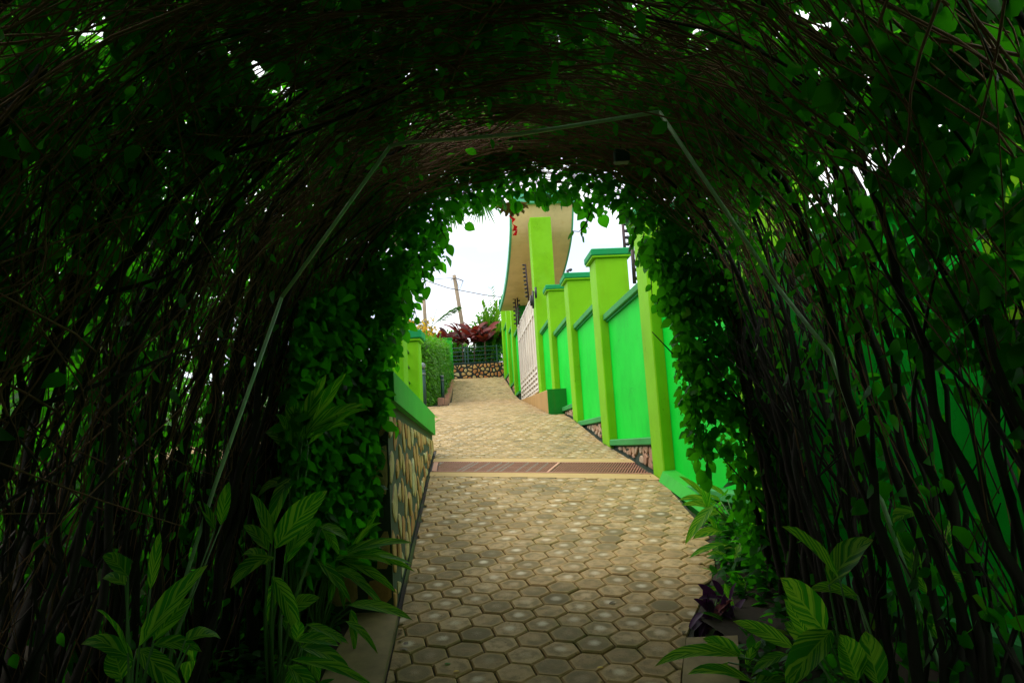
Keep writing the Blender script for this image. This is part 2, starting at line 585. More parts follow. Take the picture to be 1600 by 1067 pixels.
def xR(y):
    if y < 7.1:
        return float(np.interp(y, _RY, _RX))
    return (o_right(y) - 0.07936 * y) / 0.99685


E1 = np.array([0.96193, -0.27328])
E2 = np.array([0.27328, 0.96193])
DT = 0.18


def sheet(name, poly_rows, mat, dz, parent=None):
    """poly_rows: list of (y, x0, x1); a strip following the ground"""
    V, F = [], []
    nseg = 7
    for (y, a, b2) in poly_rows:
        for k in range(nseg):
            x = a + (b2 - a) * k / (nseg - 1)
            V.append((x, y, zgf(x, y) + dz))
    for i in range(len(poly_rows) - 1):
        for k in range(nseg - 1):
            q = i * nseg + k
            F.append((q, q + 1, q + 1 + nseg, q + nseg))
    return mesh_obj(name, V, F, mat, parent)


ys = np.arange(-8, 31.31, 0.35)
rows = [(y, (xL(y) - 0.02) if not (9.9 < y < 18.6) else -7.0, xR(y) + 0.02) for y in ys]
path = tag(sheet('path', rows, M_JOINT, -0.016), kind='structure')
path['_o'] = [0.0, 0.0, 0.0]


def clip(poly, nrm, d):
    """keep points with nrm.p <= d"""
    outp = []
    for i in range(len(poly)):
        a, b2 = poly[i], poly[(i + 1) % len(poly)]
        da, db = nrm @ a - d, nrm @ b2 - d
        if da <= 0:
            outp.append(a)
        if da * db < 0:
            outp.append(a + (b2 - a) * (da / (da - db)))
    return outp


V0G, V1G = 7.44, 8.62           # the drain and its concrete margins, along E2
HEXR = DT / math.sqrt(3)
hexa = [np.array([math.cos(math.pi / 3 * k), math.sin(math.pi / 3 * k)]) * (HEXR - 0.0046) for k in range(6)]
T0 = np.array([-0.54914, 3.54766])
tiles = []
B1 = E1 * (0.866025 * DT) + E2 * (0.5 * DT)
for a in range(-60, 190):
    for b_ in range(-75, 60):
        c = T0 + E2 * (DT * a) + B1 * b_
        y = c[1]
        if y < 2.2 or y > 31.1:
            continue
        drive = 10.05 < y < 18.45
        lo = -6.5 if drive else xL(y)
        hi = xR(y)
        if c[0] < lo - 0.13 or c[0] > hi + 0.13:
            continue
        pl = [c + E1 * h[0] + E2 * h[1] for h in hexa]
        if not drive:
            nl = np.array([-1, -0.0712])
            pl = clip(pl, nl / np.linalg.norm(nl), (nl @ np.array([xL(y) + 0.006, y])) / np.linalg.norm(nl))
        if not pl:
            continue
        x1, x2 = xR(y - 0.1), xR(y + 0.1)
        tdir = np.array([x2 - x1, 0.2])
        nr = np.array([tdir[1], -tdir[0]]) / np.linalg.norm(tdir)
        pl = clip(pl, nr, nr @ np.array([hi - 0.006, y]))
        if not pl:
            continue
        v = c @ E2
        if V0G - 0.2 < v < V1G + 0.2:
            if v < (V0G + V1G) / 2:
                pl = clip(pl, E2, V0G)
            elif v >= (V0G + V1G) / 2:
                pl = clip(pl, -E2, -V1G)
            if not pl:
                continue
        ar = 0.5 * abs(sum(pl[i][0] * pl[(i + 1) % len(pl)][1] - pl[(i + 1) % len(pl)][0] * pl[i][1] for i in range(len(pl))))
        if ar < 0.0025:
            continue
        tiles.append((c, pl))
trand = rng.random(len(tiles)) ** 0.8
tilt = rng.normal(0, 0.012, (len(tiles), 2))
lift = rng.normal(0, 0.002, len(tiles))


def tile_geo(i):
    c, pl = tiles[i]
    cen = sum(pl) / len(pl)
    V, UV = [], []
    for (k, dz) in ((1.0, -0.022), (1.0, -0.007), (0.915, 0.0)):
        for p in pl:
            q = cen + (p - cen) * k
            z = zgf(q[0], q[1]) + dz + lift[i] + tilt[i] @ (q - cen)
            V.append((q[0], q[1], z))
            d = (q - c) / HEXR
            UV.append((d @ E1, d @ E2))
    V.append((cen[0], cen[1], zgf(*cen) + 0.002 + lift[i]))
    d = (cen - c) / HEXR
    UV.append((d @ E1, d @ E2))
    n = len(pl)
    F = []
    for L_ in range(2):
        for k in range(n):
            k2 = (k + 1) % n
            F.append((L_ * n + k, L_ * n + k2, (L_ + 1) * n + k2, (L_ + 1) * n + k))
    for k in range(n):
        F.append((2 * n + k, 2 * n + (k + 1) % n, 3 * n))
    return V, F, UV


def inview(c):
    p = np.array([c[0], c[1], zgf(c[0], c[1])])
    q = W.T @ p
    u, v = 800 + FPX * q[0] / q[2], 533.5 + FPX * q[1] / q[2]
    return 590 < u < 1130 and v < 1080


order = sorted(range(len(tiles)), key=lambda i: (not inview(tiles[i][0]), tiles[i][0][1]))
for i in order[:300]:
    V, F, UV = tile_geo(i)
    c = tiles[i][0]
    mesh_obj('paver', V, F, M_PAVER, path, uv=UV, rnd=trand[i], loc=(c[0], c[1], zgf(*c)))
mb, uvs, rn = MB(), [], []
for i in order[300:]:
    V, F, UV = tile_geo(i)
    mb.add(V, F)
    uvs += UV
    rn += [trand[i]] * len(V)
o = mesh_obj('distant_paving', mb.v, mb.f, M_PAVER, path, uv=uvs, rnd=rn)
o['kind'] = 'stuff'


def band(name, va, vb, dz, mat, parent=None, inset=0.0):
    V, F = [], []
    n = 12
    for va_ in (va, vb):
        # where this line crosses the path's edges
        ends = []
        for side in (0, 1):
            y = 8.0
            for _ in range(20):
                x = xL(y) + inset if side == 0 else xR(y) - inset
                y = (va_ - x * E2[0]) / E2[1]
            ends.append((x, y))
        for k in range(n):
            x = ends[0][0] + (ends[1][0] - ends[0][0]) * k / (n - 1)
            y = ends[0][1] + (ends[1][1] - ends[0][1]) * k / (n - 1)
            V.append((x, y, zgf(x, y) + dz))
    for k in range(n - 1):
        F.append((k, k + 1, n + k + 1, n + k))
    return V, F


for (a, b_) in ((V0G, 7.685), (8.36, V1G)):
    V, F = band('x', a, b_, 0.001, M_STRIP)
    mesh_obj('concrete_strip', V, F, M_STRIP, path)
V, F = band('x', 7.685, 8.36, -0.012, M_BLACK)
mesh_obj('drain_shade_sheet', V, F, M_BLACK, path)  # flat black sheet just below the bars, standing in for the drain's shaded depth

# drain grate: two grilles side by side
GA, GB = 7.69, 8.355
g0 = E1 * -3.20 + E2 * GA


def gpt(e, v, dz=0.0):
    p = E1 * e + E2 * v
    return (p[0], p[1], zgf(p[0], p[1]) + dz)


def gbar(name, e0, e1_, v0, v1, h0, h1, mat, parent):
    v = [gpt(e0, v0, h0), gpt(e1_, v0, h0), gpt(e1_, v1, h0), gpt(e0, v1, h0), gpt(e0, v0, h1), gpt(e1_, v0, h1), gpt(e1_, v1, h1), gpt(e0, v1, h1)]
    return mesh_obj(name, v, BOXF, mat, parent)


gr = thing('drain_grate', 'long rusty drain grate laid across the paved path', 'drain grate', gpt(-2.0, GA))


def e_right(v):
    y = 8.0
    for _ in range(20):
        x = xR(y) - 0.015
        y = (v - x * E2[0]) / E2[1]
    return float(np.array([x, y]) @ E1)


def e_left(v):
    y = 8.0
    for _ in range(20):
        x = xL(y) + 0.015
        y = (v - x * E2[0]) / E2[1]
    return float(np.array([x, y]) @ E1)


for nm, v0, v1 in (('near', GA, GA + 0.03), ('far', GB - 0.03, GB)):
    gbar('frame', e_left(v0), e_right(v0), v0, v1, -0.011, 0.007, M_GRATE, gr)
v = []
for h in (-0.011, 0.006):
    for (vv_, de) in ((GA + 0.031, 0.0), (GA + 0.031, 0.055), (GB - 0.031, 0.055), (GB - 0.031, 0.0)):
        v.append(gpt(e_left(vv_) + de, vv_, h))
mesh_obj('end_plate', v, BOXF, M_PINK, gr)
gbar('divider', -1.895, -1.865, GA + 0.031, GB - 0.031, -0.011, 0.006, M_PINK, gr)
gbar('cross_bar', e_left(8.01) + 0.06, e_right(8.04) - 0.02, 8.01, 8.03, -0.0105, 0.001, M_GRATE, gr)
e = e_left(GB) + 0.07
while e < e_right(GA) - 0.03:
    if not (-1.92 < e < -1.845):
        va, vb = GA + 0.031, GB - 0.031
        while vb > va + 0.05 and e + 0.012 > e_right(vb):
            vb -= 0.02
        while vb > va + 0.05 and e < e_left(va) + 0.06:
            va += 0.02
        gbar('bar', e, e + 0.0115, va, vb, -0.0108, 0.0045, M_GRATE if e > -2.0 or rng.random() < .75 else M_GREYBAR, gr)
    e += 0.030

# kerbs and planting beds inside the tunnel
def kerb(rows, mat, h, parent=None, name='kerb'):
    V, F = [], []
    for (y, a, b2) in rows:
        za, zb = zgf(a, y), zgf(b2, y)
        V += [(a, y, za - 0.12), (a, y, za + h), (b2, y, zb + h), (b2, y, zb - 0.12)]
    n = len(rows)
    for i in range(n - 1):
        for k in range(3):
            q = 4 * i + k
            F.append((q, q + 1, q + 5, q + 4))
    F.append((0, 3, 2, 1))
    F.append((4 * n - 4, 4 * n - 3, 4 * n - 2, 4 * n - 1))
    return tag(mesh_obj(name, V, F, mat), kind='structure')


kerb([(y, xL(y) - 0.27 + 0.02 * math.sin(y * 5), xL(y) - 0.004) for y in np.arange(1.0, 4.25, 0.2)], M_KERB, 0.03)
kerb([(y, xR(y) + 0.004, xR(y) + 0.24 + 0.02 * math.sin(y * 4)) for y in np.arange(0.5, 3.75, 0.2)], M_KERB, 0.04)
o = sheet('planting_bed', [(y, -4.0, xL(y) - 0.25) for y in np.arange(-8, 4.45, 0.3)], M_SOIL, 0.012)
tag(o, kind='structure')
o = sheet('planting_bed', [(y, max(xR(y) + (0.2 if y < 3.9 else 0.012), 0), (2.3 - 0.0794 * y)) for y in np.arange(-8, 6.0, 0.25)], M_SOIL, 0.015)
tag(o, kind='structure')
# red block standing at the head of the left kerb
V, F = bevelled([(-1.08, 4.28, -1.0), (-0.80, 4.26, -1.0), (-0.81, 4.40, -1.0), (-1.08, 4.42, -1.0),
                 (-1.06, 4.30, -0.66), (-0.86, 4.29, -0.66), (-0.87, 4.39, -0.66), (-1.06, 4.40, -0.66)], BOXF, 0.02)
tag(mesh_obj('kerb_block', V, F, M_BRICK, loc=(-0.94, 4.34, -0.9)), 'reddish stone block standing where the left kerb meets the stone wall', 'block')


# ------------------------------------------------------------------ crazy stone facing
def cells(wd, hts, n, inset, seed, aspect=1.0):
    """irregular rounded stones filling a strip wd long whose height runs between hts(x) = (z0, z1)"""
    r = np.random.default_rng(seed)
    pts = []
    tries = 0
    mind = None
    area = sum((hts(x)[1] - hts(x)[0]) for x in np.linspace(0, wd, 40)) / 40 * wd
    mind = 0.80 * math.sqrt(area / n)
    while len(pts) < n and tries < n * 200:
        tries += 1
        x = r.random() * wd
        z0, z1 = hts(x)
        if z1 - z0 < 0.06:
            continue
        p = np.array([x, z0 + r.random() * (z1 - z0)])
        md = mind * (0.65 + 0.6 * r.random())
        if all(np.hypot((p[0] - q[0]) / aspect, (p[1] - q[1])) > md for q in pts):
            pts.append(p)
    res = []
    for i, p in enumerate(pts):
        z0, z1 = hts(p[0])
        R = mind * (0.75 + 0.35 * r.random())
        k = 9
        ph = r.random() * 6.28
        el = 0.75 + 0.5 * r.random()
        ro = r.random() * 3.14
        poly = []
        for j in range(k):
            th = ph + 2 * math.pi * j / k
            d = np.array([math.cos(th) * R * el * aspect, math.sin(th) * R / el * 0.95])
            d = np.array([d[0] * math.cos(ro) - d[1] * math.sin(ro), d[0] * math.sin(ro) + d[1] * math.cos(ro)])
            poly.append(p + d * (0.88 + 0.2 * r.random()))
        for j, q in enumerate(pts):
            if j == i:
                continue
            dv = q - p
            L_ = np.linalg.norm(dv)
            if L_ > 3 * R:
                continue
            nrm = dv / L_
            poly = clip(poly, nrm, nrm @ p + L_ / 2 - inset)
            if len(poly) < 3:
                break
        if len(poly) < 3:
            continue
        for nrm, d in ((np.array([-1., 0]), -0.01), (np.array([1., 0]), wd - 0.01)):
            poly = clip(poly, nrm, d) if poly else poly
        xa, xb = max(0, p[0] - .1), min(wd, p[0] + .1)
        for idx, sg in ((0, -1), (1, 1)):
            za, zb = hts(xa)[idx], hts(xb)[idx]
            tn = np.array([xb - xa, zb - za])
            nrm = np.array([-tn[1], tn[0]]) * sg / np.linalg.norm(tn)
            if poly:
                poly = clip(poly, nrm, nrm @ np.array([xa, za]) - 0.012)
        if len(poly) >= 3:
            ar = 0.5 * sum(poly[a][0] * poly[(a + 1) % len(poly)][1] - poly[(a + 1) % len(poly)][0] * poly[a][1] for a in range(len(poly)))
            if abs(ar) > 0.0012:
                res.append(poly if ar > 0 else poly[::-1])
    return res


def stones(parent, to3, nrm, wd, hts, n, inset, seed, mat, proud=0.025, aspect=1.0):
    r = np.random.default_rng(seed + 99)
    nrm = np.array(nrm, dtype=float)
    for poly in cells(wd, hts, n, inset, seed, aspect):
        # round the corners
        P = []
        for i in range(len(poly)):
            a, b2, c = poly[i - 1], poly[i], poly[(i + 1) % len(poly)]
            P += [b2 + (a - b2) * 0.25, b2 + (c - b2) * 0.25]
        cen = sum(P) / len(P)
        V = []
        pr = proud * (0.6 + 0.8 * r.random())
        for (k, h) in ((1.0, -0.03), (1.0, pr * 0.55), (0.8, pr)):
            for p in P:
                V.append(np.array(to3(*(cen + (p - cen) * k))) + nrm * h)
        m = len(P)
        F = [(L_ * m + k, L_ * m + (k + 1) % m, (L_ + 1) * m + (k + 1) % m, (L_ + 1) * m + k) for L_ in range(2) for k in range(m)]
        F.append(tuple(range(2 * m, 3 * m)))
        mesh_obj('stone', V, F, mat, parent, rnd=r.random(), loc=to3(*cen))


# ------------------------------------------------------------------ right boundary wall
FACE = 2.0
bw = thing('boundary_wall', 'long neon green boundary wall with lime piers stepping up the slope on the right', 'boundary wall', so3(7.3, 2.1, -0.45))
piers = {5: None, 1: (7.094, 7.497, 2.30), 2: (9.63, 10.09, 2.53), 3: (12.137, 12.575, 2.81), 4: (14.70, 15.10, 3.19),
         0: (4.58, 5.0, 2.0), -1: (2.08, 2.5, 1.7), -2: (-0.42, 0.0, 1.4), -3: (-2.92, -2.5, 1.1), -4: (-5.42, -5.0, .8)}
cop = {1: 1.61, 2: 1.91, 3: 2.2, 4: 2.62, 0: 1.31, -1: 1.0, -2: 0.7, -3: 0.4}
led = {1: 0.03, 2: 0.37, 3: 0.71, 4: 1.0, 0: -0.42, -1: -0.80, -2: -1.2, -3: -1.6}
def zs_(s, o=2.0):
    p = so3(s, o, 0)
    return zgf(p[0], p[1])


for k, pr in piers.items():
    if pr is None or k < -3:
        continue
    s0, s1, zc = pr
    p = box('pier', s0, s1, FACE, FACE + 0.46, zs_(s0) - 0.3, zc, M_LIME, bw, 0.012)
    box('cap', s0 - 0.045, s1 + 0.045, FACE - 0.045, FACE + 0.505, zc + 0.001, zc + 0.028, M_LIME, p, 0.004)
    box('cap', s0 - 0.06, s1 + 0.06, FACE - 0.06, FACE + 0.52, zc + 0.029, zc + 0.125, M_CAP, p, 0.012)
for k in (-3, -2, -1, 0, 1, 2, 3, 4):
    s0 = piers[k][1]
    s1 = piers[k + 1][0] if k < 4 else 17.1
    box('panel', s0 + 0.001, s1 - 0.001, FACE + 0.115, FACE + 0.30, led[k] - 0.02, cop[k] + 0.005, M_PANEL, bw, 0)
    c_ = box('coping', s0 + 0.001, s1 - 0.001, FACE + 0.05, FACE + 0.37, cop[k] + 0.03, cop[k] + 0.115, M_LEDGE, bw, 0.008)
    box('drip_edge', s0 + 0.002, s1 - 0.002, FACE + 0.085, FACE + 0.335, cop[k] + 0.006, cop[k] + 0.029, M_CAP, c_, 0)
    l_ = box('ledge', s0 + 0.001 - (0.0 if k else 0), s1 - 0.001, FACE + 0.004, FACE + 0.33, led[k] - 0.105, led[k] - 0.022, M_LEDGE, bw, 0.01)
    pl_ = box('plinth', s0 + 0.001, s1 - 0.001, FACE + 0.055, FACE + 0.31, min(zs_(s0), led[k]) - 0.35, led[k] - 0.106, M_MORTAR, bw, 0)
    if k in (1, 2, 3):
        hts = lambda x, s0=s0, k=k: (min(zs_(s0 + x) - 0.01, led[k] - 0.1), led[k] - 0.108)
        stones(pl_, lambda x, z, s0=s0: so3(s0 + x, FACE + 0.055, z), (-n2[0], -n2[1], 0), s1 - s0, hts, 16, 0.012, 30 + k, M_STONEP, 0.02)
# sloping green foot of the wall beside the near pier
kl = []
for s in np.arange(4.9, 7.2, 0.2):
    kl.append(s)
V, F = [], []
for s in kl:
    V += [so3(s, FACE + 0.0, zs_(s) - 0.1), so3(s, FACE - 0.06, zs_(s) + 0.005), so3(s, FACE - 0.01, zs_(s) + 0.10), so3(s, FACE + 0.12, zs_(s) + 0.11)]
for i in range(len(kl) - 1):
    for k in range(3):
        q = 4 * i + k
        F.append((q, q + 1, q + 5, q + 4))
mesh_obj('footing', V, F, M_BAND, bw)

# far stretch of wall beyond the gate
fw_ = thing('boundary_wall', 'row of tall lime piers beyond the white gate', 'boundary wall', so3(27, 2.1, 1.9))
for k, (s0, s1, zc) in enumerate(((24.85, 25.28, 5.2), (27.2, 27.64, 5.6), (29.95, 30.4, 6.1))):
    p = box('pier', s0, s1, FACE, FACE + 0.5, zs_(s0) - 0.3, zc, M_LIME, fw_, 0.012)
    box('cap', s0 - 0.06, s1 + 0.06, FACE - 0.06, FACE + 0.56, zc + 0.001, zc + 0.12, M_CAP, p, 0.012)
for k, (s0, s1) in enumerate(((23.62, 24.85), (25.28, 27.2), (27.64, 29.95), (30.4, 32.5))):
    zb = zs_(s1) + 0.06
    box('panel', s0 + 0.002, s1 - 0.002, FACE + 0.115, FACE + 0.30, zb, zb + 2.0, M_PANEL, fw_, 0)
    box('coping', s0 + 0.002, s1 - 0.002, FACE + 0.05, FACE + 0.37, zb + 2.001, zb + 2.09, M_LEDGE, fw_, 0.008)
    box('ledge', s0 + 0.002, s1 - 0.002, FACE + 0.004, FACE + 0.33, zb - 0.09, zb - 0.001, M_LEDGE, fw_, 0.01)
    pl_ = box('plinth', s0 + 0.002, s1 - 0.002, FACE + 0.055, FACE + 0.31, zs_(s0) - 0.3, zb - 0.091, M_MORTAR, fw_, 0)
    if k in (1, 2):
        hts = lambda x, s0=s0, zb=zb: (zs_(s0 + x) - 0.01, zb - 0.092)
        stones(pl_, lambda x, z, s0=s0: so3(s0 + x, FACE + 0.055, z), (-n2[0], -n2[1], 0), s1 - s0, hts, 9, 0.014, 60 + k, M_STONEP, 0.02)

# ------------------------------------------------------------------ gateway: two pillars carrying an upswept canopy
gw = thing('gateway', 'tall lime pillars carrying a cream upswept canopy with teal rim over the white gate', 'gateway', so3(20, 2.2, 1.25))
box('pillar', 17.1, 17.6, FACE, FACE + 0.50, 0.6, 5.6, M_LIME, gw, 0.012, taper=0.012)
box('pillar', 23.25, 23.8, FACE + 0.09, FACE + 0.7, 1.0, 4.59, M_DKGREEN, gw, 0.012)  # far pillar: its shade is put into the colour as dark green
prof = [(17.55, 6.20), (17.6, 6.07), (17.78, 5.78), (18.05, 5.48), (18.45, 5.24), (19.3, 4.96), (20.5, 4.72), (22.1, 4.59), (24.1, 4.60)]
ps = np.array(prof)
tt = np.linspace(0, 1, len(ps))
t2 = np.linspace(0, 1, 28)
PS = np.stack([np.interp(t2, tt, ps[:, 0]), np.interp(t2, tt, ps[:, 1])], -1)
for _ in range(2):
    PS[1:-1] = (PS[:-2] + 2 * PS[1:-1] + PS[2:]) / 4


def shell(name, oa, ob, h0, h1, mat, smooth=True):
    V, F = [], []
    tn = np.gradient(PS, axis=0)
    for i in range(len(PS)):
        nr = np.array([-tn[i, 1], tn[i, 0]])
        nr /= np.linalg.norm(nr)
        for (oo, hh) in ((oa, h0), (ob, h0), (ob, h1), (oa, h1)):
            s, z = PS[i] + nr * hh
            V.append(so3(s, oo, z))
    n = len(PS)
    for i in range(n - 1):
        for k in range(4):
            k2 = (k + 1) % 4
            F.append((4 * i + k, 4 * i + k2, 4 * i + 4 + k2, 4 * i + 4 + k))
    F += [(3, 2, 1, 0), (4 * n - 4, 4 * n - 3, 4 * n - 2, 4 * n - 1)]
    return mesh_obj(name, V, F, mat, gw)


cn = shell('canopy', 1.60, 3.17, 0.0, 0.12, M_SOFFIT)
shell('canopy_rim', 1.545, 1.598, -0.012, 0.14, M_TEALRIM)
shell('canopy_rim', 3.172, 3.215, -0.012, 0.14, M_TEALRIM)
V, F = bevelled([so3(17.45, 1.55, 6.10), so3(17.45, 3.21, 6.10), so3(17.53, 3.21, 6.08), so3(17.53, 1.55, 6.08), so3(17.43, 1.55, 6.42), so3(17.43, 3.21, 6.42), so3(17.53, 3.21, 6.42), so3(17.53, 1.55, 6.42)], BOXF, 0.01)
mesh_obj('canopy_rim', V, F, M_TEALRIM, gw)
# concrete apron in front of the gate
ap = thing('gate_apron', 'raised concrete apron with a dark green end in front of the gate', 'apron', so3(14, 1.9, 0.6))
v = [so3(13.93, 1.75, 0.3), so3(13.93, 2.1, 0.3), so3(20.1, 2.1, 0.3), so3(20.1, 1.75, 0.3), so3(13.93, 1.75, 1.05), so3(13.93, 2.1, 1.05), so3(20.1, 2.1, 1.27), so3(20.1, 1.75, 1.27)]
V, F = bevelled(v, BOXF, 0.01)
mesh_obj('slab', V, F, M_BARECONC, ap)
box('end_face', 13.90, 13.927, 1.74, 2.14, 0.3, 1.058, M_DKGREEN, ap, 0.004)
box('driveway', 17.7, 23.0, 2.101, 4.5, 0.9, 1.29, M_BARECONC, ap, 0.0)

# gate: two metal leaves
gt = thing('gate', 'cream painted metal double gate with louvred foot in the right wall', 'gate', so3(20.3, 2.12, 1.3))
for (a, b_) in ((17.95, 20.38), (20.42, 22.86)):
    lf = box('gate_leaf', a, b_, 2.065, 2.085, 1.33, 3.85, M_GATE, gt, 0)
    nb = 4
    for j in range(nb + 1):
        s = a + (b_ - a) * j / nb
        box('stile', s - 0.035, s + 0.035, 2.02, 2.063, 1.33, 3.85, M_GATE, lf, 0.004)
    for z in (1.33, 1.98, 3.32, 3.79):
        for j in range(nb):
            sa, sb = a + (b_ - a) * j / nb + 0.036, a + (b_ - a) * (j + 1) / nb - 0.036
            box('rail', sa, sb, 2.028, 2.063, z, z + 0.06, M_GATE, lf, 0.004)
    for j in range(nb):
        sa, sb = a + (b_ - a) * j / nb + 0.037, a + (b_ - a) * (j + 1) / nb - 0.037
        for q in range(4):
            z = 1.44 + q * 0.135
            v = [so3(sa, 2.062, z), so3(sb, 2.062, z), so3(sb, 2.064, z + 0.10), so3(sa, 2.064, z + 0.10), so3(sa, 2.02, z - 0.02), so3(sb, 2.02, z - 0.02), so3(sb, 2.035, z + 0.02), so3(sa, 2.035, z + 0.02)]
            mesh_obj('louvre', v, BOXF, M_GATE, lf)
        for q in range(3):
            s = sa + (sb - sa) * (q + 0.5) / 3
            v = [so3(s - 0.09, 2.06, 3.39), so3(s - 0.06, 2.06, 3.39), so3(s + 0.09, 2.06, 3.78), so3(s + 0.06, 2.06, 3.78), so3(s - 0.09, 2.035, 3.39), so3(s - 0.06, 2.035, 3.39), so3(s + 0.09, 2.035, 3.78), so3(s + 0.06, 2.035, 3.78)]
            mesh_obj('slat', v, BOXF, M_GATE, lf)
box('gate_post', 17.66, 17.90, 2.03, 2.13, 1.0, 3.95, M_RUSTRED, gt, 0.006)

# electric fence posts
def insul_post(label, base, top, lean=(0, 0), side=-1, n=8, loc=None):
    t = thing('electric_fence_post', label, 'fence post', base)
    b = np.array(base, float)
    e = np.array(top, float)
    tube('rod', [b, (b + e) / 2, e], 0.022, M_DARKROD, t, 6)
    for k in range(n):
        p = b + (e - b) * (0.12 + 0.86 * k / max(1, n - 1))
        tube('insulator', [p + np.array([side * 0.015, 0, 0]), p + np.array([side * 0.055, 0, 0.0]), p + np.array([side * 0.085, 0, 0.012])], [0.018, 0.03, 0.014], M_BLACK, t, 6)
    return t


insul_post('dark rod with insulators rising from the near end of the white gate', px(826.3, 470, 18.0), px(820.8, 413, 18.0), n=9)
insul_post('left of two short insulator rods at the far end of the gate', px(807.5, 511, 22.3), px(804.8, 466, 22.3), n=7)
insul_post('right of two short insulator rods at the far end of the gate', px(810.5, 507, 22.2), px(808, 463, 22.2), side=1, n=7)
insul_post('stub of an insulator rod on the third pier cap', px(888, 432, 12.4), px(886.6, 422, 12.4), side=1, n=2)
insul_post('thin insulator rod standing behind the nearest capped pier', px(977, 398, 10.0), px(973, 350, 10.0), side=1, n=5)
insul_post('dark insulator rod on the coping beside the leafy right rim', px(991.5, 443, 8.1), px(987.5, 380, 8.1), side=1, n=5)
t = thing('insulator_cluster', 'cluster of black insulators bolted to the tall lime gate pillar', 'insulators', px(833, 465, 17.05))
for (u, v0, v1) in ((829.5, 462, 478), (832.5, 455, 482), (836.8, 449, 466)):
    tube('insulator', [px(u, v0, 17.03), px(u + .3, (v0 + v1) / 2, 17.0), px(u + .8, v1, 17.03)], [0.025, 0.032, 0.025], M_BLACK, t, 8)

# ------------------------------------------------------------------ left retaining wall with stone face and green band
LS0, LS1 = 4.22, 9.72
def xF(y):
    return xL(y) - 0.03
rw = thing('retaining_wall', 'dark mortared stone retaining wall with a green top band left of the path', 'retaining wall', (xF(6), 6.0, -0.6))
ys = np.linspace(LS0, LS1, 24)
V, F = [], []
for y in ys:
    x = xF(y)
    z1 = 0.305 - 0.1 * (y - LS0) / (LS1 - LS0)
    zz = zgf(x, y) - 0.3
    V += [(x, y, zz), (x, y, z1), (x - 0.4, y, z1), (x - 0.4, y, zz)]
n = len(ys)
for i in range(n - 1):
    for k in range(3):
        F.append((4 * i + k, 4 * i + 4 + k, 4 * i + 5 + k, 4 * i + 1 + k))
F += [(0, 1, 2, 3), (4 * n - 1, 4 * n - 2, 4 * n - 3, 4 * n - 4)]
msn = mesh_obj('masonry', V, F, M_MORTAR, rw)
ZB = lambda y: 0.305 - 0.1 * (y - LS0) / (LS1 - LS0)
V, F = [], []
for y in ys:
    x = xF(y) + 0.045
    V += [(x, y, ZB(y) + 0.001), (x, y, 0.48), (x - 0.5, y, 0.49), (x - 0.5, y, ZB(y) + 0.001)]
for i in range(n - 1):
    for k in range(4):
        k2 = (k + 1) % 4
        F.append((4 * i + k, 4 * i + 4 + k, 4 * i + 4 + k2, 4 * i + k2))
F += [(0, 1, 2, 3), (4 * n - 1, 4 * n - 2, 4 * n - 3, 4 * n - 4)]
mesh_obj('band', V, F, M_BAND, rw)
stones(msn, lambda x, z: (xF(LS0 + x), LS0 + x, z), (1, 0.07, 0), LS1 - LS0,
       lambda x: (zgf(xF(LS0 + x), LS0 + x) + 0.01, ZB(LS0 + x) - 0.06), 62, 0.046, 5, M_STONE, 0.012, aspect=1.3)
stones(msn, lambda x, z: (xF(LS0) - x, LS0, z), (0, -1, 0), 0.38, lambda x: (-0.85, 0.2), 10, 0.03, 6, M_STONE, 0.010)
for (y, zc) in ((6.2, 1.30), (8.4, 1.30)):
    xr = xF(y) - 0.06
    p = wbox('pillar', xr - 0.24, xr, y, y + 0.28, 0.47, zc, M_LIME, rw, 0.01)
    wbox('cap', xr - 0.27, xr + 0.03, y - 0.03, y + 0.31, zc + 0.001, zc + 0.03, M_LIME, p, 0.004)
    wbox('cap', xr - 0.29, xr + 0.05, y - 0.05, y + 0.33, zc + 0.031, zc + 0.13, M_CAP, p, 0.01)
for z in (0.62, 0.8, 0.98, 1.16):
    tube('railing', [(xF(6.49) - 0.18, 6.49, z), (xF(8.39) - 0.18, 8.39, z)], 0.014, M_IRONG, rw, 6)
for y in np.arange(6.8, 8.3, 0.32):
    tube('railing', [(xF(y) - 0.2, y, 0.48), (xF(y) - 0.2, y, 1.2)], 0.012, M_IRONG, rw, 5)
# raised ground behind the retaining wall
o = sheet('terrace', [(4.4, -9, xF(4.4) - 0.39), (9.7, -9, xF(9.7) - 0.39)], M_EARTH, 0)
for vtx in o.data.vertices:
    vtx.co.z = 0.25
tag(o, kind='structure')


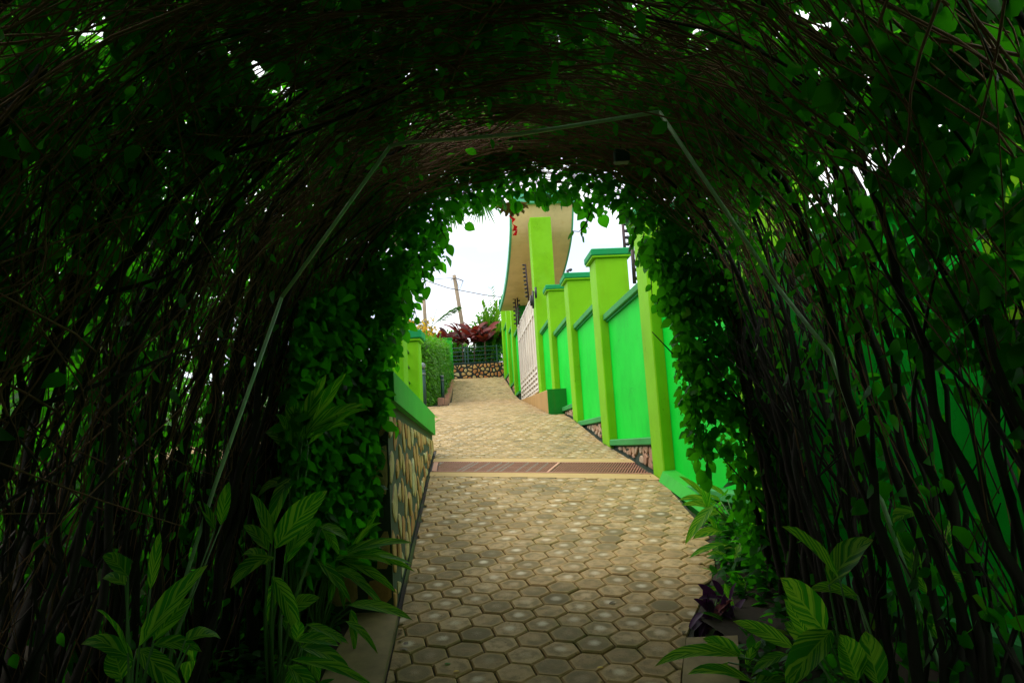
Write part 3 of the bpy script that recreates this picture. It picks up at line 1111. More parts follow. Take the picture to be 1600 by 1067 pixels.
# ------------------------------------------------------------------ leaves, shrubs
def leaf_batch(P, D, Nn, L, Wd, bend, rnd):
    """vectorised leaves: 8 vertices, outline base-3 pairs-tip, curled along its length"""
    n = len(P)
    D = D / (np.linalg.norm(D, axis=1)[:, None] + 1e-9)
    S = np.cross(D, Nn)
    S /= np.linalg.norm(S, axis=1)[:, None] + 1e-9
    U = np.cross(S, D)
    st = [(0.0, 0.0, 0.0), (0.22, -0.40, 0.06), (0.22, 0.40, 0.06), (0.52, -0.5, 0.10), (0.52, 0.5, 0.10), (0.80, -0.26, 0.05), (0.80, 0.26, 0.05), (1.0, 0.0, 0.0)]
    V = np.zeros((n, 8, 3))
    for i, (l, w_, f_) in enumerate(st):
        curl = -bend * l * l
        V[:, i] = P + D * (L * l)[:, None] + S * (Wd * w_)[:, None] + U * (Wd * f_ * 1.2 + L * curl)[:, None]
    b = (np.arange(n) * 8)[:, None]
    q = np.concatenate([b + np.array([[0, 2, 1, 1]]), b + np.array([[1, 2, 4, 3]]), b + np.array([[3, 4, 6, 5]]), b + np.array([[5, 6, 7, 7]])], 0)
    tri = np.concatenate([b + np.array([[0, 2, 1]]), b + np.array([[1, 2, 4]]), b + np.array([[1, 4, 3]]), b + np.array([[3, 4, 6]]), b + np.array([[3, 6, 5]]), b + np.array([[5, 6, 7]])], 0)
    return V.reshape(-1, 3), tri, np.repeat(rnd, 8)


def rand_unit(n):
    v = rng.normal(size=(n, 3))
    return v / np.linalg.norm(v, axis=1)[:, None]


def crown(name, center, rad, n, size, mat, parent, clumps=14, droop=0.3):
    c = np.array(center, float)
    rad = np.array(rad, float)
    cc = rand_unit(clumps) * (rng.random(clumps) ** 0.4)[:, None] * rad * 0.8
    cr = (0.30 + 0.3 * rng.random(clumps))
    k = rng.integers(0, clumps, n)
    d = rand_unit(n)
    P = c + cc[k] + d * rad * (cr[k] * (0.55 + 0.45 * rng.random(n)))[:, None]
    D = d * 0.7 + rand_unit(n) * 0.8 + np.array([0, 0, -droop])
    Nn = d + rand_unit(n) * 0.5 + np.array([0, 0, 0.6])
    L = size * (0.7 + 0.6 * rng.random(n))
    V, F, R = leaf_batch(P, D, Nn, L, L * 0.55, 0.15, rng.random(n))
    return mesh_obj(name, V, F, mat, parent, rnd=R)


def shrub(label, base, rad, n, size, mat=None, group=None, cat='shrub', name='shrub', clumps=16):
    b = np.array(base, float)
    t = thing(name, label, cat, b, group)
    mb = MB()
    for _ in range(6):
        e = b + np.array([rng.normal(0, rad[0] * .4), rng.normal(0, rad[1] * .4), rad[2] * (1.0 + .6 * rng.random())])
        m = (b + e) / 2 + rng.normal(0, .06, 3)
        V, F = tube_vf([b, m, e], [0.025, 0.018, 0.008], 5)
        mb.add(V, F)
    mesh_obj('stem', mb.v, mb.f, M_BARK, t)
    crown('foliage', b + np.array([0, 0, rad[2] * 1.05]), rad, n, size, mat or M_SHRUB, t, clumps)
    return t


def tree(label, base, h, rad, n, size, mat=None):
    b = np.array(base, float)
    t = thing('tree', label, 'tree', b)
    top = b + np.array([rng.normal(0, .2), rng.normal(0, .2), h])
    tube('trunk', [b + [0, 0, -0.3], b + (top - b) * .35 + rng.normal(0, .06, 3), b + (top - b) * .7, top], [0.16, 0.13, 0.09, 0.04], M_BARK, t, 8)
    for _ in range(5):
        s = b + (top - b) * (0.5 + .4 * rng.random())
        e = top + rand_unit(1)[0] * np.array(rad) * 0.7
        tube('limb', [s, (s + e) / 2 + [0, 0, .2], e], [0.06, 0.04, 0.015], M_BARK, t, 6)
    crown('crown', top, rad, n, size, mat or M_SHRUB, t, 22)
    return t


# ------------------------------------------------------------------ vine tunnel
TPROF = np.array([(-1.40, 0), (-1.34, .6), (-1.28, 1.1), (-1.18, 1.6), (-1.02, 2.02), (-.70, 2.36), (-.34, 2.51), (0, 2.55),
                  (.34, 2.51), (.68, 2.37), (.96, 2.02), (1.08, 1.6), (1.14, 1.1), (1.20, .6), (1.24, 0)])
_d = np.r_[0, np.cumsum(np.linalg.norm(np.diff(TPROF, axis=0), axis=1))]
TL = _d[-1]
_d /= TL
_tn = np.gradient(TPROF, _d, axis=0)
_tn /= np.linalg.norm(_tn, axis=1)[:, None]
_nn = np.stack([-_tn[:, 1], _tn[:, 0]], -1)


def tun(t, y, off):
    t, y, off = np.broadcast_arrays(np.asarray(t, float), np.asarray(y, float), np.asarray(off, float))
    dx, h = np.interp(t, _d, TPROF[:, 0]), np.interp(t, _d, TPROF[:, 1])
    nx, nh = np.interp(t, _d, _nn[:, 0]), np.interp(t, _d, _nn[:, 1])
    cx = 0.04 + 0.10 * (y - 2.83)
    x = cx + dx + nx * off
    g = -1.635 + 0.1691 * y - 0.0166 * x
    z = g + h + nh * off
    lim = (2.085 - 0.07936 * y) / 0.99685
    x = np.where((x > lim) & (z < 2.2), lim - 0.02 - 0.08 * np.abs(off), x)
    return np.stack([x, y, z], -1)


def tnorm(t):
    return np.stack([np.interp(t, _d, _nn[:, 0]), np.zeros_like(t), np.interp(t, _d, _nn[:, 1])], -1)


def fnoise(a, b, seed):
    r = np.random.default_rng(seed)
    s = np.zeros_like(a)
    for _ in range(14):
        f = r.uniform(1.5, 9)
        th = r.uniform(0, 6.28)
        s += np.sin(f * (a * math.cos(th) + b * math.sin(th)) + r.uniform(0, 6.28)) / (0.6 + f * 0.18)
    return s / 5.0


YE = 4.72
HOLES = []


def hole_at(u, v, y, r):
    p = px(u, v, y)
    HOLES.append((p, r))


def foliage(n, y0, y1, size, off0, off1, seed, thr, holes=True, t0=0.0, t1=1.0):
    t = t0 + (t1 - t0) * rng.random(n)
    y = y0 + (y1 - y0) * rng.random(n)
    off = off0 + (off1 - off0) * rng.random(n) ** 0.8
    keep = fnoise(t * TL * 1.0, y, seed) > thr
    if t0 > 0.1 and t1 < 0.9:           # thin out gradually towards the sides
        keep &= rng.random(n) < np.clip((t - t0) / 0.16, 0, 1) * np.clip((t1 - t) / 0.06, 0, 1) ** 0.7
    t, y, off = t[keep], y[keep], off[keep]
    P = tun(t, y, off)
    ok = np.ones(len(P), bool)
    for (hp, hr) in (HOLES if holes else []):
        dirh = hp / np.linalg.norm(hp)
        dd = P - dirh * (P @ dirh)[:, None]
        ok &= ~((np.linalg.norm(dd, axis=1) < hr * (0.6 + 0.4 * rng.random(len(P)))) & (P @ dirh > 0))
    P, t = P[ok], t[ok]
    m = len(P)
    nr = tnorm(t)
    D = np.array([0, 0, -0.8]) + rand_unit(m) * 0.75 + nr * 0.25
    Nn = nr + rand_unit(m) * 0.7
    L = size * (0.65 + 0.7 * rng.random(m)) * np.where(P[:, 1] > -0.7, np.clip(0.5 + P[:, 1] / 3.2, 0.55, 1.0), 1.0)
    return leaf_batch(P, D, Nn, L, L * (0.55 + 0.2 * rng.random(m)), 0.22, rng.random(m))


hole_at(140, 40, 1.9, 0.06)
hole_at(440, 140, 3.0, 0.07)
hole_at(400, 100, 2.8, 0.07)
hole_at(1260, 30, 2.4, 0.05)
hole_at(1090, 50, 3.0, 0.08)
hole_at(640, 120, 3.2, 0.06)
hole_at(1495, 235, 2.2, 0.035)
hole_at(1360, 130, 2.4, 0.025)
for _u, _v in ((1530, 370), (1480, 410), (1510, 580), (1430, 640), (1430, 700), (1560, 640), (1580, 480), (1420, 300), (1340, 560), (1500, 760), (1230, 600), (1300, 400)):
    hole_at(_u, _v, 2.2, 0.045)
for _u, _v in ((100, 480), (60, 560), (230, 430), (190, 500), (290, 480), (90, 650), (170, 860), (110, 800), (210, 640), (300, 620), (30, 420), (330, 330), (40, 290), (260, 760)):
    hole_at(_u, _v, 2.4, 0.04)

parts_ = [foliage(52000, -0.7, YE, 0.060, 0.14, 0.55, 3, -0.16, t0=0.18, t1=0.68),
          foliage(30000, -0.7, YE, 0.090, 0.28, 0.65, 4, -0.50, t0=0.20, t1=0.68),
          foliage(11000, -0.7, YE, 0.062, 0.10, 0.22, 23, -0.22, t0=0.60, t1=0.79),
          foliage(6000, -0.7, 2.0, 0.070, 0.10, 0.35, 24, -0.5, t0=0.60, t1=0.80),
          foliage(15000, -0.7, YE, 0.060, 0.20, 0.55, 13, -0.02, t0=0.0, t1=0.28),
          foliage(4500, -0.7, YE, 0.090, 0.3, 0.65, 14, -0.02, t0=0.0, t1=0.28),
          foliage(1500, -0.7, YE, 0.060, 0.0, 0.2, 33, -0.3, t0=0.02, t1=0.98),
          foliage(2600, -0.7, YE, 0.065, 0.08, 0.22, 15, 0.05, t0=0.74, t1=1.0),
          foliage(26000, -9.0, -0.7, 0.16, 0.05, 0.6, 5, -0.9, False)]  # unseen run behind the eye, added to keep the tunnel dark
b_ = 0
VV, FF, RR = [], [], []
for (V, F, R) in parts_:
    VV.append(V)
    FF.append(F + b_)
    RR.append(R)
    b_ += len(V)
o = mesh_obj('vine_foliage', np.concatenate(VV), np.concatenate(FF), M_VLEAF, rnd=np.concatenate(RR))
tag(o, 'dense small dark green leaves of the climbing vine covering the tunnel', kind='stuff')


def many_tubes(name, paths, rads, mat, nside=4):
    """paths: (n, m, 3)"""
    n, m, _ = paths.shape
    tan = np.gradient(paths, axis=1)
    tan /= np.linalg.norm(tan, axis=2)[..., None] + 1e-9
    ref = np.array([0.31, 0.87, 0.38])
    a = np.cross(tan, ref)
    a /= np.linalg.norm(a, axis=2)[..., None] + 1e-9
    b2 = np.cross(tan, a)
    V = np.zeros((n, m, nside, 3))
    for k in range(nside):
        th = 2 * math.pi * k / nside
        V[:, :, k] = paths + (a * math.cos(th) + b2 * math.sin(th)) * rads[..., None]
    idx = np.arange(n * m * nside).reshape(n, m, nside)
    q = []
    for k in range(nside):
        k2 = (k + 1) % nside
        q.append(np.stack([idx[:, :-1, k], idx[:, :-1, k2], idx[:, 1:, k2], idx[:, 1:, k]], -1).reshape(-1, 4))
    return mesh_obj(name, V.reshape(-1, 3), np.concatenate(q), mat, smooth=True)


def twig_paths(n, y0, y1, t0, t1, off0, off1, len0, len1, dy, m=9, wig=0.03):
    ta = t0 + (t1 - t0) * rng.random(n)
    y = y0 + (y1 - y0) * rng.random(n)
    off = off0 + (off1 - off0) * rng.random(n)
    ln = (len0 + (len1 - len0) * rng.random(n)) / TL
    dirn = np.where(rng.random(n) < 0.5, 1, -1)
    s = np.linspace(0, 1, m)
    tt_ = np.clip(ta[:, None] + (dirn * ln)[:, None] * s, 0.0, 1.0)
    sl_ = rng.normal(dy[0], dy[1], n)
    yy = y[:, None] + (sl_ * ln * TL)[:, None] * s + rng.normal(0, wig, (n, 1)) * np.sin(s * 7 + rng.random((n, 1)) * 6)
    yy = np.minimum(yy, YE + 0.05)
    oo = off[:, None] + rng.normal(0, 0.04, (n, 1)) * np.sin(s * 5 + rng.random((n, 1)) * 6)
    return tun(tt_, yy, oo)


P1 = np.concatenate([twig_paths(2200, -0.6, YE, 0.16, 0.68, 0.06, 0.30, 0.4, 1.5, (0.0, 0.35)), twig_paths(1300, -0.6, YE, 0.2, 0.68, 0.06, 0.30, 0.2, 0.9, (0.0, 1.3), wig=0.05)])
r1 = (0.0014 + 0.0028 * rng.random(3500) ** 2)[:, None] * np.linspace(1.15, 0.6, 9)
tag(many_tubes('vine_twigs', P1, r1, M_TWIG), 'tangle of thin brown twigs arching over the roof of the leafy tunnel', kind='stuff')
P2 = np.concatenate([twig_paths(330, -0.6, YE, 0.0, 0.24, 0.05, 0.45, 0.5, 1.6, (0.10, 0.25), wig=0.06), twig_paths(45, -0.6, YE, 0.77, 1.0, 0.03, 0.2, 0.5, 1.6, (0.06, 0.25), wig=0.06),
                     twig_paths(400, -9, -0.6, 0.0, 1.0, 0.0, 0.4, 0.9, 2.4, (0.06, 0.2), wig=0.05)])
r2 = (0.002 + 0.005 * rng.random(len(P2)) ** 1.5)[:, None] * np.linspace(1.1, 0.6, 9)
tag(many_tubes('vine_shoots', P2, r2, M_STEM), 'thin dark vine shoots weaving up the sides of the leafy tunnel', kind='stuff')


def vine_stem(side, y, off, r0, label, group):
    m = 17
    s = np.linspace(0, 1, m)
    tend = 0.22 + 0.24 * rng.random() if side < 0 else 0.21 + 0.20 * rng.random()
    tcoord = tend * s if side < 0 else 1 - tend * s
    lean = rng.normal(0.16, 0.12) if side < 0 else rng.normal(0.06, 0.09)
    yy = y + lean * tend * TL * s + rng.normal(0, .03) * np.sin(s * 6 + rng.random() * 6)
    yy = np.minimum(yy, YE)
    oo = off + rng.normal(0, 0.03) * np.sin(s * 8 + rng.random() * 6) + 0.03 * np.sin(s * 3 + rng.random() * 6) + 0.10 * s ** 2
    P = tun(tcoord, yy, np.maximum(oo, 0.02))
    P[:, :2] += rng.normal(0, 0.010, (m, 2))
    P[0, 2] -= 0.08
    mb = MB()
    V, F = tube_vf(P, r0 * np.linspace(1.1, 0.5, m) * (1 + 0.18 * rng.random(m)), 6)
    mb.add(V, F)
    for _ in range(rng.integers(2, 5)):
        k = rng.integers(3, m - 3)
        d = (P[k + 1] - P[k]) / np.linalg.norm(P[k + 1] - P[k]) + rand_unit(1)[0] * [0.25, 0.9, 0.4]
        ln = 0.25 + 0.6 * rng.random()
        q = [P[k]]
        for j in range(4):
            d = d + rand_unit(1)[0] * 0.25 + [0, 0, .05]
            q.append(q[-1] + d / np.linalg.norm(d) * ln / 4)
        V, F = tube_vf(np.array(q), r0 * np.array([0.5, 0.42, 0.34, 0.25, 0.15]), 5)
        mb.add(V, F)
    o = mesh_obj('climbing_vine', mb.v, mb.f, M_STEM, smooth=True, loc=P[0])
    tag(o, label, 'climbing vine', group)
    return o


for i in range(104):
    vine_stem(-1, 0.6 + 4.1 * ((i + rng.random()) / 104), 0.04 + 0.40 * rng.random(), 0.008 + 0.018 * rng.random() ** 1.5,
              'slender dark vine stem climbing the garden side of the tunnel, ' + ('close to the viewer' if i < 34 else 'midway along' if i < 70 else 'near its mouth'), 'vine stems on the garden side, ' + 'near mid far'.split()[(i >= 34) + (i >= 70)])
for i in range(60):
    y = 0.95 + 3.65 * ((i // 5 + 0.5) / 12) ** 0.9 + rng.normal(0, 0.05)
    vine_stem(1, y, 0.02 + 0.18 * rng.random(), (0.011 if i < 15 else 0.007) + 0.013 * rng.random() ** 1.3,
              'upright dark vine stem against the green boundary wall side of the tunnel, ' + ('close to view' if i < 15 else 'midway along' if i < 35 else 'near its mouth'), 'vine stems on the boundary wall side, ' + 'near mid far'.split()[(i >= 15) + (i >= 35)])

# bent pipe hoops that carry the vine
def hoop(label, dy, k=1.0):
    y0 = 2.834 + dy
    pts = [(-1.66, -1.25, 0.2), (-1.27, -0.098, 0.18), (-0.969, 0.683, 0.147), (-0.47, 1.30, 0.071), (0.65, 1.30, -0.099), (1.016, 0.551, -0.154), (1.19, 0.272, -0.164), (1.52, -1.3, -0.19)]
    P = [np.array([x + 0.10 * dy, y0 + d, z + 0.1691 * dy]) for (x, z, d) in pts]
    t = thing('pipe_hoop', label, 'pipe hoop', (0.04 + .1 * dy, y0, -1.15 + .169 * dy))
    r = 0.0085 * k
    tube('leg', [P[0], P[1], P[2]], r, M_PIPE, t, 8)
    tube('shoulder', [P[2], P[3]], r, M_PIPE, t, 8)
    mid = (P[3] + P[4]) / 2 + np.array([0, 0, -0.02])
    tube('crossbar', [P[3] + [0, 0, -.0], P[3] * .94 + P[4] * .06 + [0, 0, .004], mid, P[4]], r, M_PIPE, t, 8)
    tube('shoulder', [P[4], P[5]], r, M_PIPE, t, 8)
    tube('leg', [P[5], P[6], P[7]], r, M_PIPE, t, 8)
    return t


hoop('bent galvanised pipe hoop holding up the leafy tunnel overhead', 0.0)

# leafy sprigs round the tunnel mouth: each leaf is a part
def leaf_mesh(i):
    V, F, R = leaf_batch(np.zeros((1, 3)), np.array([[0, 0, -1.0]]), np.array([[0, -1.0, 0.0]]), np.array([1.0]), np.array([0.58 + 0.07 * i]), 0.12 + .08 * i, np.array([0.2 + 0.2 * i]))
    # rounder outline: subdivide once by hand
    me = bpy.data.meshes.new('vine_leaf')
    me.from_pydata(V.tolist(), [], F.tolist())
    a = me.attributes.new('rnd', 'FLOAT', 'POINT')
    a.data.foreach_set('value', np.full(len(V), 0.15 + 0.22 * i, dtype=np.float32))
    me.materials.append(M_VLEAF)
    return me


def oval_leaf(i):
    me = bpy.data.meshes.new('vine_leaf')
    k = 7
    V, F = [], []
    wid = 0.30 + 0.04 * i
    for j in range(k + 1):
        l = j / k
        wv = wid * (math.sin(math.pi * min(1, l ** 0.75)) ** 0.8) if 0 < j < k else 0.0
        if l > .72 and j < k:
            wv *= 0.9
        c = -0.10 * l * l * (1 + i * .5)
        V += [(-wv, -0.10 * wv + c, -l), (0, 0.05 * (0 if j in (0, k) else 1) + c, -l), (wv, -0.10 * wv + c, -l)]
    for j in range(k):
        q = 3 * j
        F += [(q, q + 1, q + 4, q + 3), (q + 1, q + 2, q + 5, q + 4)]
    me.from_pydata(V, [], F)
    a = me.attributes.new('rnd', 'FLOAT', 'POINT')
    a.data.foreach_set('value', np.full(len(V), 0.1 + 0.22 * i, dtype=np.float32))
    me.materials.append(M_VLEAF)
    me.polygons.foreach_set('use_smooth', np.ones(len(me.polygons), dtype=bool))
    return me


LEAFM = [oval_leaf(i) for i in range(4)]


def sprig(pts, nleaf, size, label, group):
    pts = np.array(pts, float)
    t = thing('vine_sprig', label, 'vine sprig', pts[0], group)
    tube('stem', pts, np.linspace(0.005, 0.0025, len(pts)), M_STEM, t, 5)
    cum = np.r_[0, np.cumsum(np.linalg.norm(np.diff(pts, axis=0), axis=1))]
    for k in range(nleaf):
        d = cum[-1] * (k + 0.4 + 0.4 * rng.random()) / nleaf
        p = np.array([np.interp(d, cum, pts[:, j]) for j in range(3)])
        o = bpy.data.objects.new('leaf', LEAFM[rng.integers(0, 4)])
        COL.objects.link(o)
        o.parent = t
        o.location = tuple(p - pts[0])
        sg = 1 if k % 2 else -1
        o.rotation_euler = (rng.normal(0.15, 0.35), rng.normal(0, 0.25) + sg * 0.55, rng.normal(0, 0.9))
        s = size * (0.7 + 0.55 * rng.random())
        o.scale = (s, s, s)
    return t


RIM = [(606, 650), (600, 590), (612, 540), (625, 500), (640, 455), (655, 420), (672, 385), (690, 362), (715, 342), (745, 330),
       (860, 318), (885, 318), (915, 322), (945, 326), (968, 332), (985, 352), (1000, 385), (1012, 420), (1028, 455), (1040, 500), (1052, 545), (1058, 590), (1062, 630), (1075, 680), (1090, 715)]
ORD = 'lowest second third fourth fifth sixth seventh eighth ninth tenth eleventh'.split()
nl_ = [q for q in RIM if q[0] < 700]
nr_ = [q for q in RIM if q[0] > 980][::-1]
ntp = [q for q in RIM if 700 <= q[0] <= 980]
for (u, v) in RIM:
    for rep in range(2):
        y = 4.55 + 0.22 * rng.random()
        left = u < 700
        right = u > 980
        off = -6 if left else (10 if right else 0)
        a = px(u + off + rng.normal(0, 5) + (-14 if left else 14 if right else 0) * rep, v - 22 + rng.normal(0, 5), y)
        ln = 0.16 + 0.14 * rng.random() if (left or right) else 0.07 + 0.06 * rng.random()
        sw = rng.normal(0.03 if left else (-0.02 if right else 0), 0.02)
        pts = [a, a + [sw * .6, rng.normal(0, .02), -ln * .35], a + [sw * 1.2, rng.normal(0, .03), -ln * .7], a + [sw * 1.6, rng.normal(0, .03), -ln]]
        io = 'outer' if rep == 0 else 'inner'
        lab, gp = ((f'{io} green sprig over the stone retaining wall at the tunnel mouth, {ORD[nl_.index((u, v))]} counting up', 'sprigs on the left of the tunnel mouth') if left else
                   (f'{io} green sprig in front of the boundary wall at the tunnel mouth, {ORD[nr_.index((u, v))]} counting up', 'sprigs on the right of the tunnel mouth') if right else
                   (f"{'front' if rep == 0 else 'rear'} short sprig along the top of the tunnel mouth, {(['first'] + ORD[1:])[ntp.index((u, v))]} from the left", 'sprigs along the top of the tunnel mouth'))
        sprig(pts, (5 if (left or right) else 3), 0.082, lab, gp)
a = px(925, 325, 4.6)
sprig([a, px(915, 350, 4.6), px(905, 362, 4.62), px(893, 361, 4.62)], 4, 0.06, 'sprig dangling free against the white sky beside the canopy', None)
a = px(905, 352, 4.6)
sprig([px(918, 346, 4.6), px(908, 360, 4.6), px(911, 376, 4.6)], 3, 0.055, 'small sprig drooping below the free dangling sprig', None)

# extra foliage thickening the mouth of the tunnel
n = 11000
t = rng.random(n)
yv = 4.3 + 0.5 * rng.random(n)
offv = np.where((t > .14) & (t < .38) | (t > .64) & (t < .84), -0.22, -0.10) + 0.6 * rng.random(n)
keep = ~((t > 0.40) & (t < 0.60) & (offv < -0.06))
t, yv, offv = t[keep], yv[keep], offv[keep]
P = tun(t, yv, offv)
def curtain(n, poly, y0, y1):
    """leaves hanging in front of the wall end and down the right edge"""
    out_ = []
    pv = np.array(poly, float)
    lo, hi = pv.min(0), pv.max(0)
    while len(out_) < n:
        u, v = lo + (hi - lo) * rng.random(2)
        ins = False
        j = len(pv) - 1
        for i in range(len(pv)):
            if (pv[i, 1] > v) != (pv[j, 1] > v) and u < (pv[j, 0] - pv[i, 0]) * (v - pv[i, 1]) / (pv[j, 1] - pv[i, 1]) + pv[i, 0]:
                ins = not ins
            j = i
        if ins:
            yy = (y0(u) if callable(y0) else y0) + (y1 - (y0(470) if callable(y0) else y0)) * rng.random() * (0.4 if callable(y0) else 1)
            out_.append(px(u, v, yy))
    return np.array(out_)


CL = curtain(4200, [(470, 470), (655, 380), (632, 470), (612, 520), (603, 600), (596, 700), (592, 800), (578, 880), (470, 900), (440, 700)], lambda u: 3.35 + 0.75 * min(1, max(0, (u - 460) / 130)), 4.0)
CR = curtain(1000, [(1010, 380), (1046, 480), (1056, 560), (1064, 640), (1082, 700), (1112, 720), (1130, 600), (1110, 450), (1060, 330)], 4.45, 4.7)
CT = curtain(1000, [(1420, -30), (1640, -30), (1640, 190), (1500, 130)], 1.45, 1.9)
P = np.concatenate([P, CL, CR, CT])
t = np.concatenate([t, np.full(len(CL), 0.1), np.full(len(CR), 0.9), np.full(len(CT), 0.8)])
m = len(P)
L = 0.07 * (0.4 + 1.1 * rng.random(m) ** 1.3)
V, F, R = leaf_batch(P, np.array([0, -0.25, -0.7]) + rand_unit(m) * 0.8, tnorm(t) * 0.3 + np.array([0, -0.6, .4]) + rand_unit(m) * 0.6, L, L * 0.62, 0.2, rng.random(m))
tag(mesh_obj('mouth_foliage', V, F, M_VLEAF, rnd=R), 'brighter vine leaves massed round the mouth of the tunnel', kind='stuff')


# ------------------------------------------------------------------ variegated ginger
def blade(base, tip, width, up, sag, facing, rows=9):
    base, tip = np.array(base, float), np.array(tip, float)
    L = np.linalg.norm(tip - base)
    ctrl = (base + tip) / 2 + np.array([0, 0, up * L])
    s = np.linspace(0, 1, rows)
    C = ((1 - s) ** 2)[:, None] * base + (2 * s * (1 - s))[:, None] * ctrl + (s ** 2)[:, None] * tip
    C[:, 2] -= sag * L * s ** 3
    T = np.gradient(C, axis=0)
    T /= np.linalg.norm(T, axis=1)[:, None]
    f = np.array(facing, float)
    V, UV = [], []
    for i in range(rows):
        sd_ = np.cross(T[i], f)
        sd_ /= np.linalg.norm(sd_) + 1e-9
        un = np.cross(sd_, T[i])
        l = s[i]
        wv = width * 0.5 * (math.sin(math.pi * l ** 0.8) ** 0.75) if 0 < i < rows - 1 else width * (0.03 if i == 0 else 0.0)
        rip = 0.05 * math.sin(i * 1.9) * wv
        V += [C[i] - sd_ * wv + un * (0.28 * wv + rip), C[i], C[i] + sd_ * wv + un * (0.28 * wv - rip)]
        UV += [(-1, l), (0, l), (1, l)]
    F = []
    for i in range(rows - 1):
        q = 3 * i
        F += [(q, q + 1, q + 4, q + 3), (q + 1, q + 2, q + 5, q + 4)]
    return V, F, UV


def ginger(label, root, leaves, mat=None, name='ginger_plant', cat='ginger plant', stemr=0.007):
    root = np.array(root, float)
    t = thing(name, label, cat, root)
    if mat is None:
        ex = []
        for (u0, v0, u1, v1, y0, y1, wd, sag) in leaves:
            if rng.random() < 0.75:
                ln = math.hypot(u1 - u0, v1 - v0) * (0.6 + 0.4 * rng.random())
                an = math.atan2(v1 - v0, u1 - u0) + rng.normal(0, 0.9)
                ex.append((u0 + rng.normal(0, 8), v0 + 14 * rng.random(), u0 + ln * math.cos(an), v0 + ln * math.sin(an) * 0.9, y0 + 0.1 * rng.random(), y0 + 0.15 * rng.random(), wd * 0.7, sag + 0.12))
        leaves = [(a, b, c, d, e, f, g * 0.86, h) for (a, b, c, d, e, f, g, h) in leaves] + ex
    for (u0, v0, u1, v1, y0, y1, wd, sag) in leaves:
        a, b2 = px(u0, v0, y0), px(u1, v1, y1)
        face = -a / np.linalg.norm(a) * 0.65 + np.array([0, 0, 0.75]) + rng.normal(0, .15, 3)
        V, F, UV = blade(a, b2, wd, 0.10, sag, face)
        mesh_obj('leaf', V, F, mat or M_GINGER, t, smooth=True, uv=UV, rnd=rng.random(), loc=a)
        mid = (root + a) / 2 + np.array([rng.normal(0, .02), rng.normal(0, .02), 0.12 * np.linalg.norm(a - root)])
        tube('stem', [root + rng.normal(0, .02, 3) * [1, 1, 0], mid, a], [stemr, stemr * .8, stemr * .45], M_GSTEM, t, 6)
    return t


def bedroot(x, y):
    return (x, y, zgf(x, y) - 0.01)


ginger('striped ginger with two bright leaves held high before the left vine wall', bedroot(-1.12, 3.5), [
    (472, 688, 541, 583, 3.4, 3.55, 0.10, 0.0), (470, 682, 568, 626, 3.4, 3.6, 0.085, 0.05), (468, 678, 510, 585, 3.45, 3.4, 0.08, 0.0),
    (466, 690, 452, 610, 3.4, 3.4, 0.09, 0.0), (462, 700, 430, 640, 3.4, 3.3, 0.10, 0.1), (455, 745, 418, 820, 3.4, 3.2, 0.09, 0.2)])
ginger('striped ginger with one broad upright leaf on a tall stalk left of the path', bedroot(-1.1, 3.15), [
    (430, 856, 512, 766, 3.05, 3.15, 0.14, 0.0), (448, 868, 498, 806, 3.1, 3.2, 0.08, 0.05), (500, 822, 545, 838, 3.3, 3.35, 0.07, 0.15),
    (425, 850, 392, 770, 3.0, 2.9, 0.09, 0.0), (428, 870, 360, 900, 3.0, 2.8, 0.10, 0.2), (425, 900, 470, 985, 3.0, 3.0, 0.08, 0.2)])
ginger('bushy striped ginger leaning over the left edge of the path', bedroot(-1.12, 3.85), [
    (560, 850, 593, 792, 4.0, 4.05, 0.06, 0.0), (520, 872, 645, 840, 3.8, 4.05, 0.07, 0.06), (525, 868, 646, 876, 3.8, 4.0, 0.075, 0.05),
    (540, 862, 648, 886, 3.85, 4.0, 0.06, 0.06), (530, 875, 620, 916, 3.8, 3.95, 0.07, 0.10), (515, 880, 606, 945, 3.8, 3.85, 0.07, 0.12),
    (545, 945, 645, 962, 3.65, 3.8, 0.075, 0.06), (492, 872, 549, 935, 3.6, 3.6, 0.065, 0.08), (500, 885, 560, 858, 3.7, 3.8, 0.07, 0.02),
    (510, 890, 575, 905, 3.75, 3.8, 0.07, 0.1), (540, 970, 590, 1008, 3.5, 3.55, 0.05, 0.2), (505, 868, 600, 852, 3.9, 4.1, 0.07, 0.05)])
ginger('low striped ginger with dark leaves beside the left kerb', bedroot(-1.05, 3.05), [
    (470, 1010, 548, 1040, 2.9, 3.0, 0.08, 0.1), (462, 1000, 530, 1002, 2.9, 2.95, 0.07, 0.1), (455, 1030, 592, 1066, 2.8, 2.9, 0.05, 0.1),
    (480, 985, 545, 998, 3.2, 3.3, 0.06, 0.1), (480, 975, 535, 1000, 3.1, 3.1, 0.05, 0.1), (450, 1040, 500, 1090, 2.8, 2.8, 0.08, 0.1), (440, 960, 500, 930, 3.2, 3.3, 0.09, 0.05)])
ginger('dim striped ginger deep in the shade at far left', bedroot(-1.25, 2.3), [
    (218, 1008, 325, 882, 2.2, 2.3, 0.10, 0.0), (240, 1000, 300, 930, 2.2, 2.3, 0.07, 0.05), (235, 920, 250, 830, 2.3, 2.3, 0.04, 0.0),
    (200, 1020, 150, 940, 2.1, 2.0, 0.08, 0.1), (345, 820, 358, 752, 2.9, 2.9, 0.06, 0.0), (190, 1060, 175, 1010, 2.2, 2.2, 0.09, 0.0), (290, 1000, 345, 985, 2.3, 2.4, 0.08, 0.2), (200, 900, 160, 860, 2.2, 2.2, .07, .1)])
